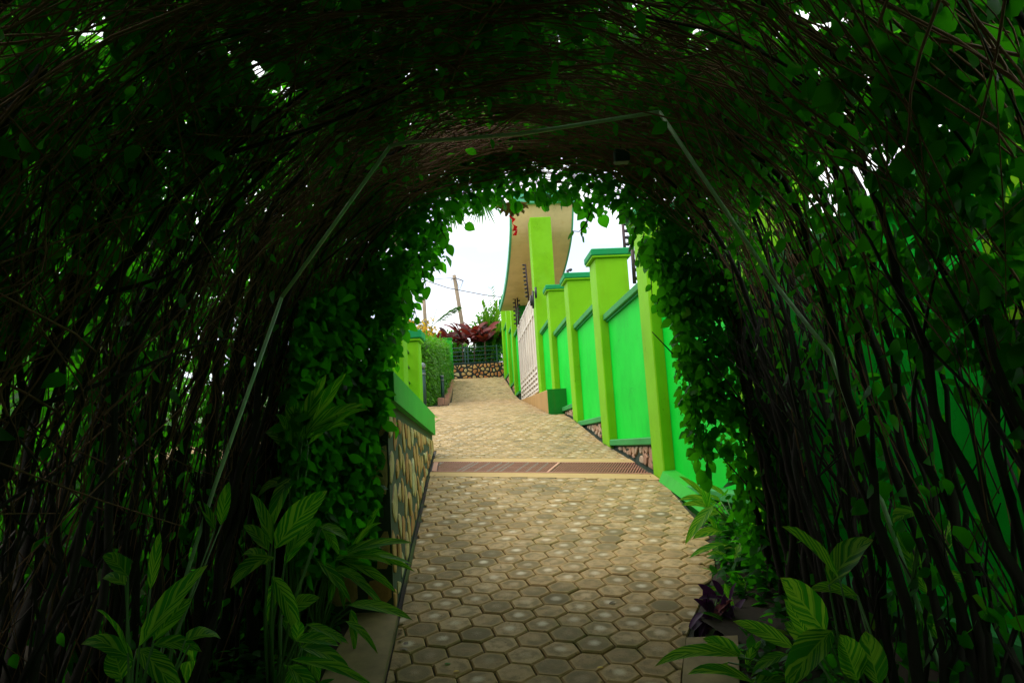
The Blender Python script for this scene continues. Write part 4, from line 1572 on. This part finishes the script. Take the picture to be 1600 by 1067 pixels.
ginger('yellowing striped ginger spilling onto the path beside the wall foot', bedroot(1.55, 5.3), [
    (1118, 790, 1060, 743, 5.3, 5.3, 0.07, 0.0), (1120, 785, 1060, 778, 5.3, 5.2, 0.08, 0.05), (1118, 795, 1064, 786, 5.2, 5.1, 0.07, 0.05),
    (1115, 790, 1070, 847, 5.1, 5.0, 0.09, 0.05), (1128, 830, 1082, 838, 5.0, 4.9, 0.09, 0.06), (1140, 850, 1076, 868, 4.9, 4.8, 0.07, 0.05),
    (1148, 880, 1108, 862, 4.7, 4.7, 0.08, 0.02), (1150, 885, 1106, 908, 4.7, 4.6, 0.07, 0.05), (1135, 775, 1098, 755, 5.4, 5.4, 0.06, 0.0), (1125, 800, 1085, 812, 5.2, 5.1, .07, .05)])
ginger('striped ginger with narrow leaves between the purple plant and right vine stems', bedroot(1.2, 4.25), [
    (1158, 925, 1100, 920, 4.3, 4.2, 0.06, 0.05), (1165, 915, 1135, 895, 4.3, 4.3, 0.07, 0.0), (1145, 965, 1132, 910, 4.1, 4.1, 0.05, 0.0),
    (1160, 990, 1094, 952, 4.0, 3.9, 0.05, 0.05), (1150, 950, 1120, 940, 4.2, 4.1, 0.05, 0.05)])
ginger('striped ginger reaching long leaves across the right kerb', bedroot(1.12, 3.3), [
    (1155, 1025, 1021, 1022, 3.3, 3.2, 0.09, 0.12), (1157, 1022, 1098, 1000, 3.35, 3.4, 0.09, -0.05), (1178, 1066, 1073, 1040, 3.2, 3.1, 0.09, 0.1),
    (1240, 1012, 1145, 970, 3.2, 3.3, 0.08, 0.0), (1170, 1075, 1230, 1055, 3.2, 3.2, 0.08, 0.1), (1165, 1040, 1190, 1000, 3.3, 3.3, 0.04, 0.0)])
ginger('large striped ginger with broad dark leaves at lower right', bedroot(1.12, 2.45), [
    (1312, 905, 1221, 822, 2.5, 2.5, 0.17, 0.0), (1290, 990, 1219, 902, 2.45, 2.45, 0.13, 0.0), (1265, 1000, 1225, 935, 2.6, 2.6, 0.08, 0.0),
    (1300, 985, 1228, 1072, 2.4, 2.35, 0.13, 0.05), (1340, 1062, 1312, 990, 2.4, 2.4, 0.12, 0.0), (1372, 1070, 1352, 985, 2.4, 2.45, 0.10, 0.0), (1340, 930, 1262, 915, 2.6, 2.6, .07, .1)])
ginger('pale striped ginger half hidden behind the thick right stems', bedroot(1.45, 2.9), [
    (1450, 930, 1390, 815, 2.7, 2.7, 0.10, 0.05), (1470, 880, 1490, 800, 2.8, 2.9, 0.07, 0.0), (1455, 900, 1510, 905, 2.8, 2.8, 0.07, 0.1), (1430, 960, 1480, 1000, 2.7, 2.7, 0.08, 0.1), (1440, 800, 1395, 812, 2.4, 2.3, .08, .05)])
ginger('purple leaved trailing plant growing over the right kerb', bedroot(1.0, 4.0), [
    (1112, 958, 1083, 935, 4.0, 3.95, 0.045, 0.0), (1100, 955, 1074, 982, 4.0, 3.9, 0.035, 0.1), (1104, 965, 1080, 985, 4.0, 3.9, 0.04, 0.1),
    (1108, 958, 1098, 920, 4.0, 4.0, 0.04, 0.0), (1105, 965, 1092, 990, 4.0, 3.9, 0.04, 0.15), (1120, 935, 1090, 912, 4.2, 4.2, 0.045, 0.0),
    (1130, 930, 1112, 905, 4.2, 4.2, 0.045, 0.0), (1135, 950, 1120, 930, 4.1, 4.1, 0.045, 0.0), (1140, 970, 1110, 975, 4.0, 3.9, 0.04, 0.1),
    (1150, 985, 1130, 1000, 3.9, 3.85, 0.04, 0.1), (1145, 960, 1165, 935, 4.1, 4.1, 0.04, 0.0), (1130, 985, 1112, 1003, 3.9, 3.8, 0.04, 0.1), (1150, 970, 1160, 1000, 4.0, 3.9, 0.04, 0.1)] + [(1100 + 60 * rng.random(), 925 + 70 * rng.random(), 1085 + 75 * rng.random(), 900 + 110 * rng.random(), 4.0, 3.95, 0.035, 0.08) for _ in range(26)],
    mat=M_PURPLE, name='purple_plant', cat='purple plant', stemr=0.004)

n = 4200
side = rng.random(n) < 0.45
yv = 1.2 + np.where(side, 3.1, 4.6) * rng.random(n)
xv = np.where(side, xL(yv) - 0.30 - 0.75 * rng.random(n), np.interp(yv, _RY, _RX) + 0.24 - 0.2 * (yv > 3.8) + 0.6 * rng.random(n) * np.where(yv > 4.6, 0.4, 1.0))
xv = np.minimum(xv, (2.06 - 0.0794 * yv))
ok = np.hypot(xv - 0.98, (yv - 3.95) * 0.8) > 0.30
xv, yv = xv[ok], yv[ok]
n = len(xv)
P = np.stack([xv, yv, zg(xv, yv) + 0.015 + 0.12 * rng.random(n) ** 2], -1)
L = 0.07 * (0.6 + 0.9 * rng.random(n))
V, F, R = leaf_batch(P, rand_unit(n) * [1, 1, .4] + [0, 0, .25], np.array([0, 0, 1.0]) + rand_unit(n) * .5, L, L * 0.5, 0.25, rng.random(n))
tag(mesh_obj('ground_cover', V, F, M_VLEAF, rnd=R), 'low leafy ground cover in the beds on both sides of the path', kind='stuff')

# ------------------------------------------------------------------ far end: stone wall, railing, planting
yF = 31.05
fwl = thing('stone_wall', 'low black mortared wall of orange stones closing the far end of the path', 'stone wall', (-1.6, yF, 2.9))
body = wbox('masonry', -5.2, 0.2, yF, yF + 0.35, 2.5, 3.66, M_MORTARB, fwl, 0.0)
stones(body, lambda x, z: (-3.6 + x, yF, z), (0, -1, 0), 3.6, lambda x: (2.93, 3.63), 84, 0.028, 12, M_STONEO, 0.03)
rl = thing('railing', 'dark green iron railing on top of the far stone wall', 'railing', (-1.6, yF + 0.2, 3.66))
for z in (3.72, 3.88, 4.04, 4.22, 4.40):
    tube('rail', [(-5.0, yF + 0.18, z), (0.1, yF + 0.18, z)], 0.022, M_IRONG, rl, 6)
for x in (-4.6, -3.3, -2.1, -1.97, -0.7, 0.0):
    wbox('post', x - 0.025, x + 0.025, yF + 0.15, yF + 0.21, 3.662, 4.46, M_IRONG, rl, 0)
o = mesh_obj('upper_bed', [(-14, yF + 0.36, 3.6), (3, yF + 0.36, 3.6), (3, yF + 14, 3.9), (-14, yF + 14, 3.9)], [(0, 1, 2, 3)], M_SOIL)
tag(o, kind='structure')


def cordyline(label, base, n, size, group=None):
    b = np.array(base, float)
    t = thing('red_leaved_plant', label, 'red plant', b, group)
    tube('stem', [b, b + [0, 0, 0.9 + 0.5 * size]], [0.04, 0.03], M_BARK, t, 6)
    for k in range(n):
        th = 2 * math.pi * k / n * 1.62 + rng.random()
        el = rng.uniform(0.1, 1.2)
        d = np.array([math.cos(th) * math.cos(el), math.sin(th) * math.cos(el), math.sin(el)])
        a = b + [0, 0, 0.75 + (0.25 + 0.3 * rng.random()) * size]
        V, F, UV = blade(a, a + d * size * (0.8 + .5 * rng.random()), size * 0.27, 0.08, 0.25, np.array([0, -0.5, 0.8]) + rng.normal(0, .2, 3), rows=7)
        mesh_obj('leaf', V, F, M_REDLEAF, t, smooth=True, rnd=rng.random(), loc=a)
    return t


for (u, lab, sz) in ((668, 'small dark red plant behind the trimmed hedge top', 0.7), (683, 'dark red plant standing beside the palm frond', 0.8), (700, 'spiky maroon plant above the hedge end pillar', 0.9),
                     (722, 'crimson broad leaved plant behind the railing under the pole', 1.0), (740, 'largest maroon plant drooping over the far railing', 1.2), (757, 'purple brown plant beside the green cycad behind railing', 1.0)):
    p = px(u, 527, yF + 0.9 + rng.random() * .6)
    cordyline(lab, (p[0], p[1], 3.65), 15, sz * 1.05)
p = px(650, 515, 28.0)
shrub('yellow leaved croton bush rising behind the hedge', (p[0], p[1], p[2] - 1.6), (0.75, 0.6, 1.0), 1600, 0.16, M_YELLOW, clumps=14)
p = px(765, 530, 33.0)
shrub('dense dark green bush behind the railing beside the lime piers', (p[0], p[1], 3.7), (0.8, 0.6, 1.3), 4500, 0.17, M_SHRUB, clumps=22)
p = px(690, 560, 34.0)
shrub('leafy green shrub massed behind the far railing', (p[0], p[1], 3.7), (1.8, 0.7, 0.9), 3000, 0.18, M_SHRUB, clumps=18)
p = px(728, 548, 32.8)
shrub('low dark green undergrowth directly behind the far railing', (p[0], p[1], 3.55), (1.5, 0.4, 0.55), 4500, 0.14, M_SHRUB, clumps=26)
p = px(632, 513, 25)
t = thing('red_flower', 'single red flower head above the left pillar cap', 'flower', p)
crown('petals', p, (0.13, 0.1, 0.16), 60, 0.14, M_RED, t, 3)
tube('stem', [p + [0, 0, -1.6], p + [0, 0, -.8], p], 0.012, M_GSTEM, t, 5)


def frond(parent, base, tip, up, nl, ll, mat, wd=0.03, hang=0.35, name='frond'):
    base, tip = np.array(base, float), np.array(tip, float)
    L = np.linalg.norm(tip - base)
    ctrl = (base + tip) / 2 + np.array([0, 0, up * L])
    s = np.linspace(0, 1, 12)
    C = ((1 - s) ** 2)[:, None] * base + (2 * s * (1 - s))[:, None] * ctrl + (s ** 2)[:, None] * tip
    mb = MB()
    V, F = tube_vf(C, np.linspace(0.018, 0.004, 12), 5)
    mb.add(V, F)
    for k in range(nl):
        q = 0.15 + 0.85 * k / nl
        p = np.array([np.interp(q, s, C[:, j]) for j in range(3)])
        T = np.array([np.interp(min(1, q + .03), s, C[:, j]) for j in range(3)]) - p
        T /= np.linalg.norm(T) + 1e-9
        sd_ = np.cross(T, [0, 0, 1.0])
        sd_ /= np.linalg.norm(sd_) + 1e-9
        for sg in (-1, 1):
            d = sd_ * sg * 0.8 + T * 0.75 + np.array([0, 0, -hang]) + rng.normal(0, .06, 3)
            d /= np.linalg.norm(d)
            l = ll * (0.35 + 0.65 * math.sin(math.pi * min(1, 0.12 + q * 0.85)))
            wv = np.cross(d, [0, 0, 1.0])
            wv = wv / (np.linalg.norm(wv) + 1e-9) * wd * .5
            e = p + d * l + np.array([0, 0, -hang * l * .3])
            m_ = p + d * l * .5 + np.array([0, 0, 0.02 * l])
            mb.add([p, m_ - wv, m_ + wv, e], [(0, 2, 1), (1, 2, 3)])
    return mesh_obj(name, mb.v, mb.f, mat, parent, rnd=rng.random())


p = px(768, 540, 32.6)
cy = thing('cycad', 'bright green cycad with stiff upright fronds beside the lime piers', 'cycad', (p[0], p[1], 3.7))
tube('trunk', [(p[0], p[1], 3.5), (p[0], p[1], 4.3)], [0.12, 0.1], M_BARK, cy, 8)
for (u, v) in ((767, 448), (752, 470), (786, 462), (748, 498), (775, 470), (758, 488), (790, 495), (742, 520), (780, 505), (762, 470)):
    frond(cy, (p[0], p[1], 4.25), px(u, v, 32.0 + rng.random()), 0.05, 18, 0.5, M_BRIGHT, 0.12, 0.05)
p = px(674, 512, 33.0)
pm = thing('palm', 'slender palm with one long arching frond against the sky', 'palm', (p[0], p[1], 3.7))
tube('trunk', [(p[0], p[1], 3.6), (p[0] + .05, p[1], 4.6), (p[0], p[1], p[2])], [0.09, 0.07, 0.05], M_BARK, pm, 8)
frond(pm, p, px(717, 479, 33.2), 0.16, 34, 0.75, M_PALM, 0.10, 0.3)
frond(pm, p, px(686, 474, 33.4), 0.10, 14, 0.22, M_PALM, 0.03, 0.2)
frond(pm, p, px(648, 500, 32.6), 0.15, 26, 0.6, M_PALM, 0.09, 0.4)
frond(pm, p, px(662, 540, 32.2), 0.2, 26, 0.5, M_PALM, 0.05, 0.4)

# fan palm whose drooping tips show under the roof of vines
p = np.array(px(622, 300, 9.2))
fp = thing('fan_palm', 'fan palm with spiky drooping leaf tips seen through the tunnel mouth', 'palm', (p[0], p[1], 0.25))
tube('trunk', [(p[0], p[1], 0.2), (p[0] - .05, p[1], 1.8), (p[0], p[1], p[2])], [0.12, 0.1, 0.08], M_BARK, fp, 8)
for (u, v, dirs) in ((752, 312, 1), (705, 322, 0), (690, 270, 0), (640, 250, 0)):
    c = np.array(px(u, v, 9.2))
    tube('stalk', [p, (p + c) / 2 + [0, 0, .25], c], [0.02, 0.015, 0.01], M_GSTEM, fp, 5)
    mb = MB()
    for k in range(26):
        th = -2.75 + 2.9 * k / 25 + rng.normal(0, .05)
        ln = 0.33 * (0.8 + 0.4 * rng.random())
        d = np.array([math.cos(th), 0.25 * math.sin(th * 3), math.sin(th)])
        wv = np.array([-d[2], 0.0, d[0]]) * 0.011
        mm = c + d * ln * 0.45
        mb.add([c, mm - wv, mm + wv, c + d * ln + [0, 0, -.05]], [(0, 2, 1), (1, 2, 3)])
    mesh_obj('fan', mb.v, mb.f, M_PALM, fp, rnd=rng.random())

# utility poles and wires
pb, pt = np.array(px(731, 560, 46)), np.array(px(709.5, 430, 46))
up_ = thing('utility_pole', 'leaning wooden utility pole with a small bracket against the sky', 'utility pole', pb)
tube('pole', [pb, (pb + pt) / 2, pt], [0.15, 0.135, 0.12], M_WOODPOLE, up_, 8)
tube('bracket', [px(704, 437, 45.9), px(712, 434.5, 45.8), px(724, 439, 45.9)], 0.03, M_BLACK, up_, 5)
tube('brace', [px(713, 438, 45.9), px(718, 454, 45.9), px(724, 438, 45.9)], 0.02, M_BLACK, up_, 5)
p2b, p2t = np.array(px(667, 540, 42)), np.array(px(662, 465, 42))
t = thing('wooden_post', 'shorter weathered post behind the hedge left of the utility pole', 'post', p2b)
tube('post', [p2b, (p2b + p2t) / 2, p2t], 0.11, M_WOODPOLE, t, 8)


def wire(label, pts, r=0.022):
    o = tube('cable', pts, r, M_BLACK, None, 4, loc=pts[0])
    tag(o, label, 'cable')


wire('thin cable running left from the top of the utility pole', [px(560, 450, 48), px(650, 438.5, 47), px(709, 434, 46)], 0.016)
wire('cable sagging across the sky from upper left towards the canopy', [px(560, 392, 40), px(652, 434, 40), px(700, 450, 40), px(757, 461, 40), px(800, 466, 40)], 0.022)

# hedge, its end pillar, bollards, spiky plant
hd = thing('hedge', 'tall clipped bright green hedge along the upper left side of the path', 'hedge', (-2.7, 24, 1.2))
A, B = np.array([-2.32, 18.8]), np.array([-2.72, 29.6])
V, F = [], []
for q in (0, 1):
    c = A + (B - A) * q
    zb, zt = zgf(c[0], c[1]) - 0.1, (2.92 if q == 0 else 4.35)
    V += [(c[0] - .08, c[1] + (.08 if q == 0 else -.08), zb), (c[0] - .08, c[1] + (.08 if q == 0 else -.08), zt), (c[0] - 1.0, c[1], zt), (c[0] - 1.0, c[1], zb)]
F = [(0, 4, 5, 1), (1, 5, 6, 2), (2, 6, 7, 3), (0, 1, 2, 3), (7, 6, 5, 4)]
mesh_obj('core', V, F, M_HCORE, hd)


def hedge_leaves(n, kind):
    q = rng.random(n)
    hgt = rng.random(n)
    dp = rng.random(n)
    if kind == 'side':
        c = A + (B - A) * q[:, None]
        x, y = c[:, 0], c[:, 1]
        Nn = np.tile([1.0, 0, 0.2], (n, 1))
    elif kind == 'end':
        x, y = A[0] - 1.0 * dp, np.full(n, A[1])
        q = np.zeros(n)
        Nn = np.tile([0, -1.0, 0.2], (n, 1))
    else:
        c = A + (B - A) * q[:, None]
        x, y = c[:, 0] - dp, c[:, 1]
        hgt = np.ones(n)
        Nn = np.tile([0, 0, 1.0], (n, 1))
    zb = zg(x, y)
    zt = 2.92 + (4.35 - 2.92) * q + 0.06 * np.sin(y * 6) + 0.05 * np.sin(x * 9 + y * 3)
    z = zb + (zt - zb) * hgt
    P = np.stack([x, y, z], -1) + rng.normal(0, 0.05, (n, 3)) + Nn * (0.06 * np.sin(z * 7 + y * 2))[:, None]
    L = 0.11 * (0.6 + 0.8 * rng.random(n))
    return leaf_batch(P, Nn * 0.7 + np.array([0.1, -0.1, -0.35]) + rand_unit(n) * 0.5, np.array([0, 0, 1.0]) + Nn * .4 + rand_unit(n) * .4, L, L * 0.4, 0.3, rng.random(n))


VV, FF, RR, b_ = [], [], [], 0
for (n, kd) in ((9000, 'side'), (3500, 'end'), (4000, 'top')):
    V, F, R = hedge_leaves(n, kd)
    VV.append(V); FF.append(F + b_); RR.append(R)
    b_ += len(V)
mesh_obj('foliage', np.concatenate(VV), np.concatenate(FF), M_HEDGE, hd, rnd=np.concatenate(RR))
hp = thing('hedge_pillar', 'slim two tone green pillar at the far end of the hedge', 'pillar', (-2.75, 29.9, 2.8))
wbox('lower_half', -2.90, -2.53, 29.75, 30.05, 2.5, 3.68, M_DKGREEN, hp, 0.01)
wbox('upper_half', -2.89, -2.54, 29.76, 30.04, 3.681, 4.58, M_BAND, hp, 0.01)
wbox('cap', -2.92, -2.51, 29.73, 30.07, 4.581, 4.66, M_DKGREEN, hp, 0.01)


def bollard(label, x, y, h, r, ball):
    z0 = zgf(x, y) - 0.03
    t = thing('bollard', label, 'bollard', (x, y, z0))
    tube('post', [(x, y, z0), (x, y, z0 + h * .5), (x, y, z0 + h)], r, M_IRONG, t, 12)
    tube('collar', [(x, y, z0 + h * .86), (x, y, z0 + h * .9)], r * 1.15, M_GREY, t, 12)
    if ball:
        P = [(x, y, z0 + h + r * 1.2 * (1 - math.cos(a))) for a in np.linspace(0.05, math.pi - 0.05, 9)]
        tube('ball', P, [max(0.004, r * 1.2 * math.sin(a)) for a in np.linspace(0.05, math.pi - 0.05, 9)], M_GREY, t, 12)
    else:
        tube('cap', [(x, y, z0 + h + .001), (x, y, z0 + h + .03), (x, y, z0 + h + .05)], [r * 1.2, r * 1.2, r * .7], M_GREY, t, 12)


p = px(662.5, 636, 17.9)
bollard('dark green bollard with a grey ball top near the hedge corner', p[0], p[1], 1.0, 0.072, True)
p = px(692.5, 631, 20.4)
bollard('shorter flat topped bollard standing in front of the hedge', p[0], p[1], 0.78, 0.05, False)
t = thing('brick_edging', 'low pinkish brick edging at the foot of the hedge', 'edging', (-2.05, 24, 1.5))
for k in range(24):
    y = 20.2 + k * 0.40
    x = -2.10 - (y - 20.2) * 0.052
    z = zgf(x, y)
    wbox('brick', x - 0.10, x + 0.08, y, y + 0.37, z - 0.06, z + 0.14 + 0.02 * rng.random(), M_PINK, t, 0.01)
p = px(668, 625, 13.5)
sp = thing('spiky_plant', 'small spiky bush with stiff pale leaves below the left pillar', 'spiky plant', (xF(9.9) - 0.2, 10.3, zgf(-1.4, 10.3)))
b0 = np.array(sp['_o'])
for k in range(16):
    th = rng.uniform(-1.4, 1.6)
    el = rng.uniform(0.2, 1.3)
    d = np.array([math.cos(th) * math.cos(el), math.sin(th) * math.cos(el) * .6, math.sin(el)])
    V, F, UV = blade(b0 + [0, 0, .15 + .4 * rng.random()], b0 + [0, 0, .3] + d * (0.22 + .15 * rng.random()), 0.03, 0.05, 0.1, (0, -0.5, 0.8), rows=5)
    mesh_obj('leaf', V, F, M_BRIGHT, sp, rnd=rng.random())

# ------------------------------------------------------------------ small things in the tunnel mouth
c = np.array(px(800, 316, 4.88))
dl = thing('dried_palm_leaf', 'brown pleated dried palm leaf hanging under the tunnel roof', 'dried leaf', c)
V, F = [], []
npl = 26
for k in range(npl + 1):
    th = math.radians(198 + 150 * k / npl)
    r0, r1_ = 0.015, 0.13 * (0.9 + 0.14 * math.sin(k * 1.7))
    pl_ = 0.014 * (1 if k % 2 else -1)
    for rr in (r0, r1_ * .55, r1_):
        V.append(c + np.array([math.cos(th) * rr, pl_ * rr / .12, math.sin(th) * rr * 0.95 + 0.01]))
for k in range(npl):
    q = 3 * k
    F += [(q, q + 1, q + 4, q + 3), (q + 1, q + 2, q + 5, q + 4)]
mesh_obj('pleats', V, F, M_DRYLEAF, dl, rnd=0.6)
tube('tie', [c + [0, 0, .2], c + [0.005, 0, .1], c], 0.004, M_STEM, dl, 5)


def ribbon(label, pts, wd):
    pts = [np.array(p) for p in pts]
    V, F = [], []
    for i, p in enumerate(pts):
        a = i * 1.15
        wv = np.array([math.cos(a), 0.5 * math.sin(a), 0.35 * math.sin(a)]) * wd * .5
        V += [p - wv, p + wv]
    for i in range(len(pts) - 1):
        q = 2 * i
        F.append((q, q + 1, q + 3, q + 2))
    o = mesh_obj('ribbon', V, F, M_RED, loc=pts[0], rnd=0.5)
    tag(o, label, 'ribbon')


ribbon('curled red ribbon dangling below the dried palm leaf', [px(799, 326, 4.90), px(802, 333, 4.88), px(797, 338, 4.89), px(803, 343, 4.88), px(800, 349, 4.90), px(806, 354, 4.89), px(803, 361, 4.88), px(808, 358, 4.90), px(804, 368, 4.89)], 0.03)
ribbon('scrap of red ribbon tied at the right of the dried palm leaf', [px(823, 303, 4.92), px(827, 308, 4.91), px(831, 314, 4.92)], 0.026)
t = thing('hanging_box', 'small dark green box fixed under the tunnel roof', 'box', px(971, 245, 3.6))
q = np.array(px(971, 245, 3.6))
V, F = bevelled([q + np.array(d) * [0.04, 0.03, 0.035] for d in ((-1, -1, -1), (1, -1, -1), (1, 1, -1), (-1, 1, -1), (-1, -1, 1), (1, -1, 1), (1, 1, 1), (-1, 1, 1))], BOXF, 0.006)
mesh_obj('case', V, F, M_IRONG, t)
tube('hanger', [q + [0, 0, .035], q + [0, 0, .2]], 0.004, M_STEM, t, 5)

# fallen leaves on the pavers
for (u, v, col, lab) in ((694, 1040, M_VLEAF, 'tiny green leaf fallen on the nearest pavers'), (708, 1052, M_YELLOW, 'small orange leaf fallen on the nearest pavers'),
                         (933, 1046, M_YELLOW, 'curled yellow leaf fallen on the pavers near the right kerb')):
    r = W @ np.array([u - 800., v - 533.5, FPX])
    k = -1.635 / (r[2] - 0.1691 * r[1] + 0.0166 * r[0])
    p = r * k
    V, F, R = leaf_batch(np.array([[p[0], p[1], p[2] + .008]]), np.array([[1.0, .3, .15]]), np.array([[0, 0, 1.0]]), np.array([0.035]), np.array([0.022]), 0.2, np.array([0.9]))
    tag(mesh_obj('fallen_leaf', V, F, col, rnd=R, loc=p), lab, 'fallen leaf')

n = 70
yv = 3.0 + 9 * rng.random(n) ** 1.5
xv = np.array([xL(y) + (xR(y) - xL(y)) * (q if rng.random() < .4 else (0.04 * q if rng.random() < .5 else 1 - 0.06 * q)) for y, q in zip(yv, rng.random(n))])
P = np.stack([xv, yv, zg(xv, yv) + 0.006], -1)
L = 0.02 + 0.035 * rng.random(n)
V, F, R = leaf_batch(P, rand_unit(n) * [1, 1, .1], np.array([0, 0, 1.0]) + rand_unit(n) * .3, L, L * 0.5, 0.25, rng.random(n))
tag(mesh_obj('leaf_litter', V, F, M_DRYLEAF, rnd=R), 'scattered dry leaf litter lying along the paved path', kind='stuff')

# ------------------------------------------------------------------ garden left of the tunnel, seen through the gaps
spots = [(-4.6, 0.2, 1.9), (-4.8, 1.8, 2.0), (-4.9, 3.2, 2.0), (-2.7, 0.9, 0.9), (-2.9, 2.1, 1.1), (-2.6, 3.3, 0.9), (-3.5, 1.4, 1.4), (-3.7, 3.0, 1.5), (-2.6, 4.6, 0.8), (-2.4, -0.4, 1.0)]
labs = ['tall rounded shrub at the back of the garden nearest the viewer', 'tall rounded shrub at the back of the garden, middle of three', 'tall rounded shrub at the back of the garden beside the terrace', 'bright shrub outside the left vine wall, closest to the viewer', 'bright leafy shrub outside the middle of the left vine wall', 'bright shrub outside the left vine wall near its far end',
        'taller shrub rising behind the first row left of the tunnel', 'tallest shrub behind the first row left of the tunnel', 'shrub on the terrace behind the stone retaining wall', 'low shrub left of the tunnel beside the near frame edge']
for (x, y, h), lb in zip(spots, labs):
    z = zgf(x, y) if y < 4.4 else 0.25
    shrub(lb, (x, y, z - 0.02), (0.75, 0.7, h), 1500, 0.13, M_SHRUB, 'shrubs left of the tunnel')
for (x, y, r, lb) in ((-6.6, 6.0, 1.3, 'big bush on the terrace nearest the stone retaining wall'), (-7.5, 9.0, 1.5, 'big bush at the back of the terrace beyond the nearest one'), (-7.0, 12.2, 1.4, 'big bush beside the side entry left of the path'),
                      (-8.5, 15.5, 1.7, 'big bush further up the slope past the side entry'), (-5.2, 5.2, 1.0, 'smaller bush in front of the terrace bushes'), (-9.5, 3.5, 1.8, 'wide bush far back in the garden left of the tunnel')):
    z = 0.25 if 4.4 < y < 9.7 else zgf(x, y)
    shrub(lb, (x, y, z - 0.05), (r, r, r * 0.85), 2600, 0.22, M_SHRUB, 'shrubs left of the tunnel')
tree('broad leaved tree behind the shrubs left of the tunnel', (-6.5, 3.0, zgf(-6, 3.0)), 3.6, (2.0, 2.0, 1.6), 5000, 0.2)
tree('leafy tree left of the tunnel towards the near frame edge', (-6.0, -0.5, zgf(-6, -.5)), 3.2, (1.8, 1.8, 1.5), 4000, 0.2)
tree('tree standing on the terrace left behind the vine wall', (-5.5, 7.5, 0.25), 3.4, (1.8, 1.6, 1.5), 4000, 0.2)

# lift everything so the ground under the eye is near zero
for o in list(COL.objects):
    if '_o' in o:
        if o.parent is None:
            o.location.z += ZO
        del o['_o']
